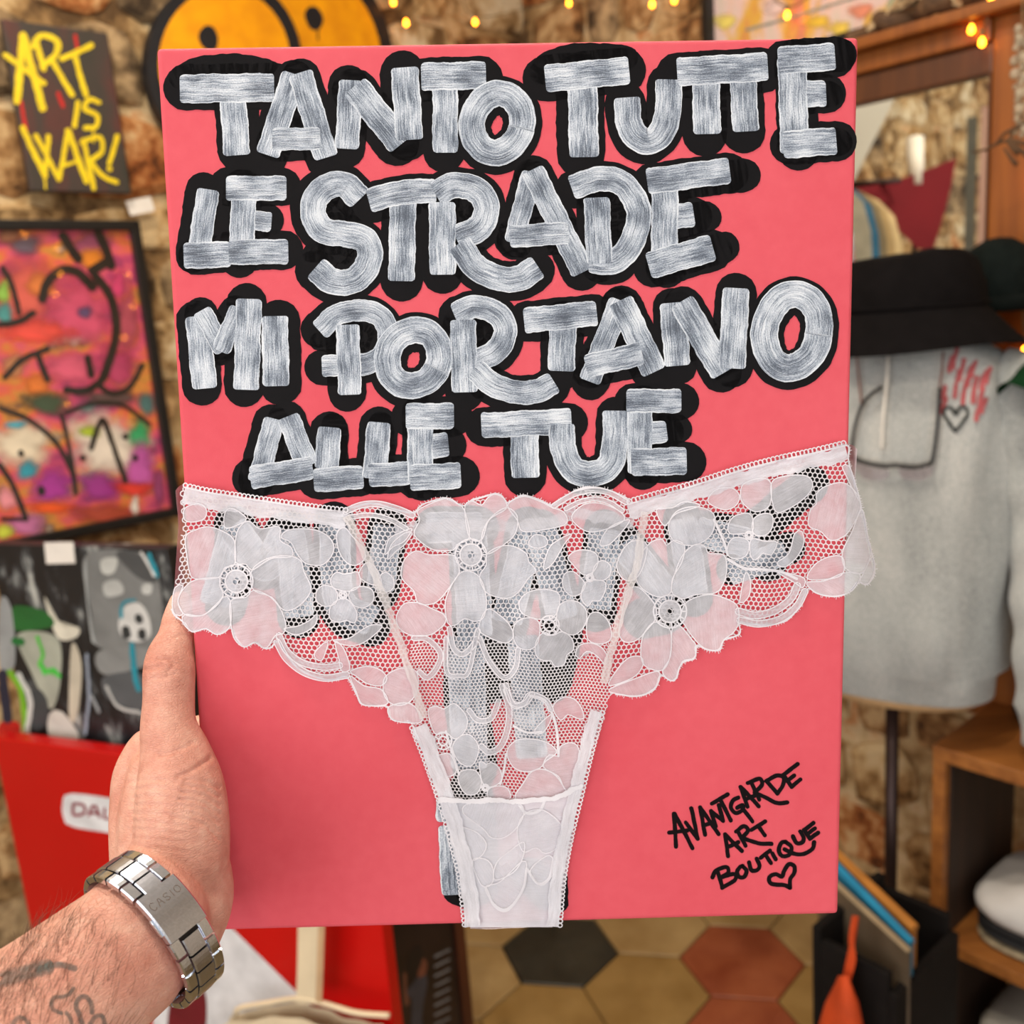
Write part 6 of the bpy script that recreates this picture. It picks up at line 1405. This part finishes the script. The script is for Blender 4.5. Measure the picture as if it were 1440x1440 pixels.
# ---- green T-shirt hanging at the right edge
GRN = simple('green_cotton', srgb(14, 50, 27), 0.95, 0.12, 30, bump=0.3, bscale=400, spec=0.1)
GD = 1.42; gt = thing('green_tshirt', 'dark green cotton T-shirt hanging beside the grey sweatshirt', 't-shirt', at(1580, 1010, GD))
GC = at(1580, 700, GD); GC.z = 0
def gp(a, z, f=0): return GC + _R * a + UPV * z + Vector((0, -1, 0)) * f
gz = lambda y: at(1530, y, GD).z
V = []; prof = [(gz(1015), .12, .05), (gz(900), .118, .055), (gz(760), .112, .06), (gz(620), .110, .06), (gz(520), .115, .055), (gz(470), .10, .045), (gz(445), .05, .035)]
for i, (z, a, b) in enumerate(prof):
    for k in range(32):
        q = 6.2832 * k / 32; V.append(gp(a * math.cos(q) + .006 * math.sin(6 * q + i), z, b * math.sin(q) + .008 * math.sin(5 * q)))
obj('shirt_body', V, [(i * 32 + k, i * 32 + (k + 1) % 32, (i + 1) * 32 + (k + 1) % 32, (i + 1) * 32 + k) for i in range(len(prof) - 1) for k in range(32)], GRN, gt, smooth=True)
sl = MB(); P = [at(1545, 500, GD), at(1515, 525, GD - .01), at(1475, 555, GD - .02), at(1446, 580, GD - .02)]
sl.tube([Vector(c) for c in catmull([tuple(p) for p in P], .01)], [.056 + .003 * math.sin(i) for i in range(len(catmull([tuple(p) for p in P], .01)))], 16, False); sl.build('sleeve', GRN, gt, True)
hz = gz(430); MB().tube([gp(-.11, hz - .05), gp(0, hz + .01), gp(.11, hz - .05)], .005, 6).build('hanger', DKM, gt, True)
MB().tube([gp(0, hz + .01), gp(0, hz + .06), gp(.012, hz + .08), gp(.022, hz + .065)], .003, 6).build('hanger_hook', DKM, gt, True)
pole_z = hz + .082
rail = thing('garment_rail', 'black metal garment rail that the green T-shirt hangs on', 'clothes rail', gp(.35, 0))
MB().tube([gp(-.0, pole_z), gp(.45, pole_z)], .009, 10).build('bar', DKM, rail, True); MB().tube([gp(.45, .0), gp(.45, pole_z)], .011, 10).build('post', DKM, rail, True)
MB().box(gp(.45, .012), _R * .03, Vector((0, .22, 0)), UPV * .011, .003).build('foot', DKM, rail)

# ---- open wooden shelf unit
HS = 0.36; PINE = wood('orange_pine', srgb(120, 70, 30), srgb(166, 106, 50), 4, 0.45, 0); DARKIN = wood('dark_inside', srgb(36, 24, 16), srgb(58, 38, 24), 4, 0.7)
k0, kz1 = WRF.sz(1311, 1066, HS); kz2 = WRF.sz(1311, 1316, HS)[1]; k1 = k0 + 0.62
shelf = thing('shelf_unit', 'orange-brown wooden open shelf unit standing on the floor against the stone wall', 'shelf', WRF.pt((k0 + k1) / 2, 0, .2))
def sbox(nm, x0, x1, y0, y1, h0, h1, mt): mb = MB(); WRF.box(mb, x0, x1, y0, y1, h0, h1, .002); return mb.build(nm, mt, shelf)
sbox('top_board', k0, k1, kz1 - .002, kz1 + .024, .06, HS, PINE); sbox('side_panel', k0, k0 + .022, .001, kz1 - .002, .06, HS - .001, PINE); sbox('side_panel', k1 - .022, k1, .001, kz1 - .002, .06, HS - .001, PINE)
sbox('shelf_board', k0 + .022, k1 - .022, kz2 - .024, kz2, .06, HS - .002, PINE); sbox('bottom_board', k0 + .022, k1 - .022, .001, .022, .06, HS - .002, PINE)
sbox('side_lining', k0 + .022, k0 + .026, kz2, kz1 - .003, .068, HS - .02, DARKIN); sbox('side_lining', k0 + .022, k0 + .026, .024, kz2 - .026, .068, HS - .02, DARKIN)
WCOT = simple('white_cotton', srgb(214, 212, 210), 0.9, 0.05, 20, bump=0.3, bscale=400); GCOT = simple('grey_white_cotton', srgb(186, 182, 172), 0.9, 0.08, 20); BCOT = simple('black_jersey', srgb(30, 30, 32), 0.9, 0.12, 20); MCOT = simple('multicolour_jersey', srgb(150, 136, 110), 0.9, 0.25, 60)
def folded(name, label, cat, s0, s1, z0, hgt, h0, h1, mat, hump=0.0, layers=1, slope=0.0):
    """folded cloth: stacked soft slabs with rolled edges"""
    t = thing(name, label, cat, WRF.pt((s0 + s1) / 2, z0, (h0 + h1) / 2)); m = 14
    for ly in range(layers):
        V = []; th = hgt / layers
        ring = []
        for k in range(28):
            q = 6.2832 * k / 28; c, s_ = math.cos(q), math.sin(q); e = .45; ring.append((math.copysign(abs(c) ** e, c), math.copysign(abs(s_) ** e, s_)))
        sl = []
        for (f, z) in ((.93, 0), (1.0, .3), (1.0, .6), (.92, .88), (.6, 1.0), (.2, 1.02)):
            for (x, y) in ring:
                u = x * f; w = y * f; hh = th * z * (1 + hump * max(0, 1 - (u - .25) ** 2 * 1.3) * (ly == layers - 1) * (1 if z > .5 else 0)) + slope * (u + 1) * .5 * z * th
                V.append(WRF.pt((s0 + s1) / 2 + u * (s1 - s0) / 2, z0 + ly * th + hh + .0006, (h0 + h1) / 2 + w * (h1 - h0) / 2 + .002 * math.sin(7 * x + ly)))
        F = [(i * 28 + k, i * 28 + (k + 1) % 28, (i + 1) * 28 + (k + 1) % 28, (i + 1) * 28 + k) for i in range(5) for k in range(28)] + [tuple(range(27, -1, -1)), tuple(140 + k for k in range(28))]
        obj('fold_layer', V, F, mat, t, smooth=True)
    return t
folded('folded_shirt', 'multicoloured folded shirt at the bottom of the upper shelf pile', 'shirt', k0 + .05, k0 + .34, kz2 + .001, .016, .10, HS - .03, MCOT)
folded('folded_shirt', 'black folded shirt under the crumpled white one', 'shirt', k0 + .05, k0 + .36, kz2 + .019, .030, .10, HS - .03, BCOT, layers=2)
folded('folded_shirt', 'crumpled white folded shirt on top of the black one', 'shirt', k0 + .045, k0 + .37, kz2 + .051, .048, .10, HS - .025, WCOT, 1.5)
folded('folded_shirt', 'greyish white folded cloth pile in the lower compartment of the shelf', 'shirt', k0 + .06, k0 + .40, .023, .16, .10, HS - .03, GCOT, .25, 3)
o = MB(); s_, z_ = WRF.sz(1425, 1040, .3); WRF.box(o, k0 + .17, k0 + .34, kz1 + .0245, kz1 + .030, .20, .33, .001)
pp = thing('postcard_pile', 'pile of pale printed postcards on top of the shelf unit', 'postcards', WRF.pt(k0 + .25, kz1 + .0245, .27)); o.build('card_stack', simple('card_edge', srgb(206, 190, 160), 0.6, 0.1), pp)
o = MB(); WRF.box(o, k0 + .18, k0 + .33, kz1 + .030, kz1 + .0312, .208, .322); o.build('top_card', simple('top_card', srgb(190, 172, 140), 0.4, 0.25, 18), pp)
bg = thing('black_pouch', 'crumpled black fabric pouch on the back of the shelf unit', 'pouch', WRF.pt(k0 + .10, kz1 + .0245, .14))
MB().lathe(WRF.pt(k0 + .12, kz1 + .0245, .14), UPV, [(.055, 0), (.062, .015), (.05, .05), (.03, .085), (.02, .10), (.024, .11)], 20, 1.2, DR).build('pouch_body', HATM, bg, True)
MB().tube([WRF.pt(k0 + .12 + .026 * math.cos(a), kz1 + .118, .14 + .022 * math.sin(a)) for a in [6.2832 * k / 16 for k in range(16)]], .004, 6, closed=True).build('drawstring', HATM, bg, True)

# ---- bin of prints and an orange bag in front of the stone wall
BINM = simple('black_bin', srgb(20, 17, 16), 0.7, 0.15, spec=0.15)
HBN = 0.70
i0 = WRF.sz(1142, 1340, HBN)[0]; i1 = WRF.sz(1262, 1340, HBN)[0]; iz = WRF.sz(1200, 1330, HBN)[1]
bin_ = thing('print_bin', 'black wooden bin holding upright art prints, on the tiled floor', 'bin', WRF.pt((i0 + i1) / 2, 0, .6))
for (x0, x1, y0, y1, h0, h1, nm) in ((i0, i1, .001, .02, .50, HBN, 'base'), (i0, i0 + .014, .02, iz, .50, HBN, 'side_panel'), (i1 - .014, i1, .02, iz - .05, .50, HBN, 'side_panel'), (i0 + .014, i1 - .014, .02, iz - .02, HBN - .014, HBN, 'front_panel'), (i0 + .014, i1 - .014, .02, iz - .02, .50, .514, 'back_panel')):
    mb = MB(); WRF.box(mb, x0, x1, y0, y1, h0, h1, .002); mb.build(nm, BINM, bin_)
def leaning(label, pa, pb, dep_top, thick, mat, edge):
    """flat print standing in the bin: its top edge runs between two pixels"""
    a = WRF.pl.hit(*pa, dep_top); b = WRF.pl.hit(*pb, dep_top + .06); d = (b - a)
    back = WRF.N * -1 * thick; t = thing('art_print', label, 'print', (a + b) / 2 - UPV * .30, 'prints in the bin')
    lo = [b - UPV * .30 - WRF.N * .0, a - UPV * .34]
    MB().prism([a, b, lo[0], lo[1]], back).build('sheet', mat, t)
    MB().tube([a + back * .5, b + back * .5], thick * .62, 6).build('coloured_edge', edge, t)
    return t
leaning('art print with a pale brown edge, first in the black bin', (1150, 1222), (1277, 1340), .61, .008, paintm((92, 78, 62)), paintm((150, 132, 104)))
leaning('art print with a bright blue edge, in the black bin', (1150, 1194), (1280, 1328), .59, .010, paintm((40, 110, 140)), paintm((30, 128, 168)))
leaning('art print with an orange-brown edge, in the black bin', (1150, 1180), (1284, 1308), .57, .012, paintm((150, 96, 40)), paintm((172, 112, 46)))
ORB = simple('orange_fabric', srgb(196, 70, 22), 0.8, 0.18, 14, bump=0.3, bscale=300)
ob = thing('orange_bag', 'bright orange fabric bag with a narrow strap hanging on the print bin', 'bag', WRF.pl.hit(1185, 1520, HBN + .03))
V = []; rowsp = [(1372, 6), (1388, 12), (1410, 22), (1440, 31), (1480, 38), (1520, 40), (1545, 34)]
for j, (y, w) in enumerate(rowsp):
    for k in range(20):
        q = 6.2832 * k / 20; x = 1186 + w * math.cos(q) + 2 * math.sin(3 * q + j); V.append(WRF.pl.hit(x - (y - 1372) * .05, y, HBN + .035 + .026 * math.sin(q) * min(1, w / 25)))
obj('bag_body', V, [(i * 20 + k, i * 20 + (k + 1) % 20, (i + 1) * 20 + (k + 1) % 20, (i + 1) * 20 + k) for i in range(len(rowsp) - 1) for k in range(20)] + [tuple(120 + k for k in range(20))], ORB, ob, smooth=True)
for dx in (0, 9):
    V2, F2, U2 = ribbon2d([(1204 - dx * .2, 1288), (1200 - dx * .3, 1320), (1194 + dx * .6, 1350), (1188 + dx * .5, 1378)], 8, 'flat', 0, rd, 5)
    mb = MB(); mb.add([WRF.pl.hit(v[0], v[1], HBN + .012 + dx * .001) for v in V2], F2, U2); mb.add([WRF.pl.hit(v[0], v[1], HBN + .016 + dx * .001) for v in V2], F2, U2); mb.build('strap', ORB, ob)

# ================================================================== the part of the shop that the mirror shows
def vp(px, py, depth): return mirrored(at(px, py, depth))
def vsheet(name, label, cat, pts, depth, mat, thick=.02, part='cloth', wave=0.0):
    c = mirrored(at(sum(p[0] for p in pts) / len(pts), max(p[1] for p in pts), depth)); t = thing(name, label, cat, c)
    f = [vp(p[0], p[1], depth + wave * math.sin(i * 2.1)) for i, p in enumerate(pts)]; off = (vp(pts[0][0], pts[0][1], depth + thick) - vp(pts[0][0], pts[0][1], depth))
    MB().prism(f, off).build(part, mat, t); return t
vsheet('red_cloth', 'dark red cloth hung up by its corners, seen in the mirror', 'cloth', [(1192, 266), (1225, 261), (1255, 255), (1290, 244), (1345, 222), (1338, 262), (1326, 308), (1312, 352), (1290, 350), (1270, 330), (1240, 306), (1192, 300)], 3.435, simple('wine_cloth', srgb(112, 18, 30), 0.9, 0.08, 6), .015)
def drop(p, z=0.002): return Vector((p.x, p.y, z))
b_ = vp(1287, 262, 3.46)
t = thing('white_tube_lamp', 'white tubular floor lamp behind the red cloth, seen in the mirror', 'lamp', drop(b_))
MB().tube([b_, vp(1287, 194, 3.46)], .029, 18).build('tube_shade', simple('white_shade', srgb(240, 236, 226), 0.6, 0.03), t, True)
MB().tube([drop(b_), b_], .010, 10).build('stem', DKM, t, True)
for i, (_a, _b, c, lb) in enumerate(((1252, 1272, (206, 184, 140), 'cream jacket hanging last on the clothes rack in the mirror'), (1236, 1254, (170, 146, 104), 'sand brown jacket hanging on the clothes rack in the mirror'), (1224, 1238, (120, 108, 84), 'olive jacket hanging on the clothes rack in the mirror'), (1212, 1226, (40, 96, 130), 'blue shirt hanging on the clothes rack in the mirror'), (1196, 1214, (150, 146, 130), 'pale grey shirt hanging on the clothes rack in the mirror'))):
    sh_ = -i * 11; y_ = -i * 5
    vsheet('hanging_garment', lb, 'garment', [(1208 + sh_, 268 + y_), (1236 + sh_, 282 + y_), (1258 + sh_, 304 + y_), (1269 + sh_, 345 + y_), (1273 + sh_, 425), (1250 + sh_, 425), (1244 + sh_, 350 + y_), (1212 + sh_, 290 + y_)], 3.400 - i * .008, simple('garment_%d' % i, srgb(*c), 0.9, 0.12, 20), .008)
ra, rb = vp(1196, 258, 3.365), vp(1266, 280, 3.39); rb.z = ra.z
t = thing('clothes_rack', 'black metal wall rail carrying jackets and shirts, seen in the mirror', 'clothes rack', ra)
MB().tube([ra, rb], .008, 10).build('bar', DKM, t, True); MB().tube([rb, rb - NL * ((rb - CORNER).dot(NL) - .02)], .008, 8).build('wall_bracket', DKM, t, True); MB().tube([ra, ra - NL * ((ra - CORNER).dot(NL) - .02)], .008, 8).build('wall_bracket', DKM, t, True)
def vboard(name, label, cat, xa, xb, y, depth, mat):
    a, b = vp(xa, y, depth), vp(xb, y, depth); t = thing(name, label, cat, drop(a)); b = Vector((b.x, b.y, a.z))
    MB().prism([a, b, drop(b), drop(a)], (vp(xa, y, depth + .02) - vp(xa, y, depth)) * 1.0).build('plank', mat, t)
vboard('leaning_board', 'tall pinkish bare wooden board standing at the wall, seen in the mirror', 'board', 1380, 1394, 150, 3.75, wood('pink_board', srgb(168, 128, 112), srgb(196, 156, 138), 4))
vboard('metal_post', 'tall dark grey metal post beside the pinkish board in the mirror', 'post', 1360, 1375, 165, 3.72, simple('grey_post', srgb(84, 82, 72), 0.6, 0.1))
t = MB().prism([vp(1188, 80, 3.42), vp(1300, 80, 3.42), vp(1262, 132, 3.42), vp(1200, 256, 3.42), vp(1188, 262, 3.42)], vp(1188, 80, 3.46) - vp(1188, 80, 3.42)).build('trim_1', simple('grey_plaster', srgb(178, 176, 168), 0.9, 0.04, 5)); tag(t, kind='structure')
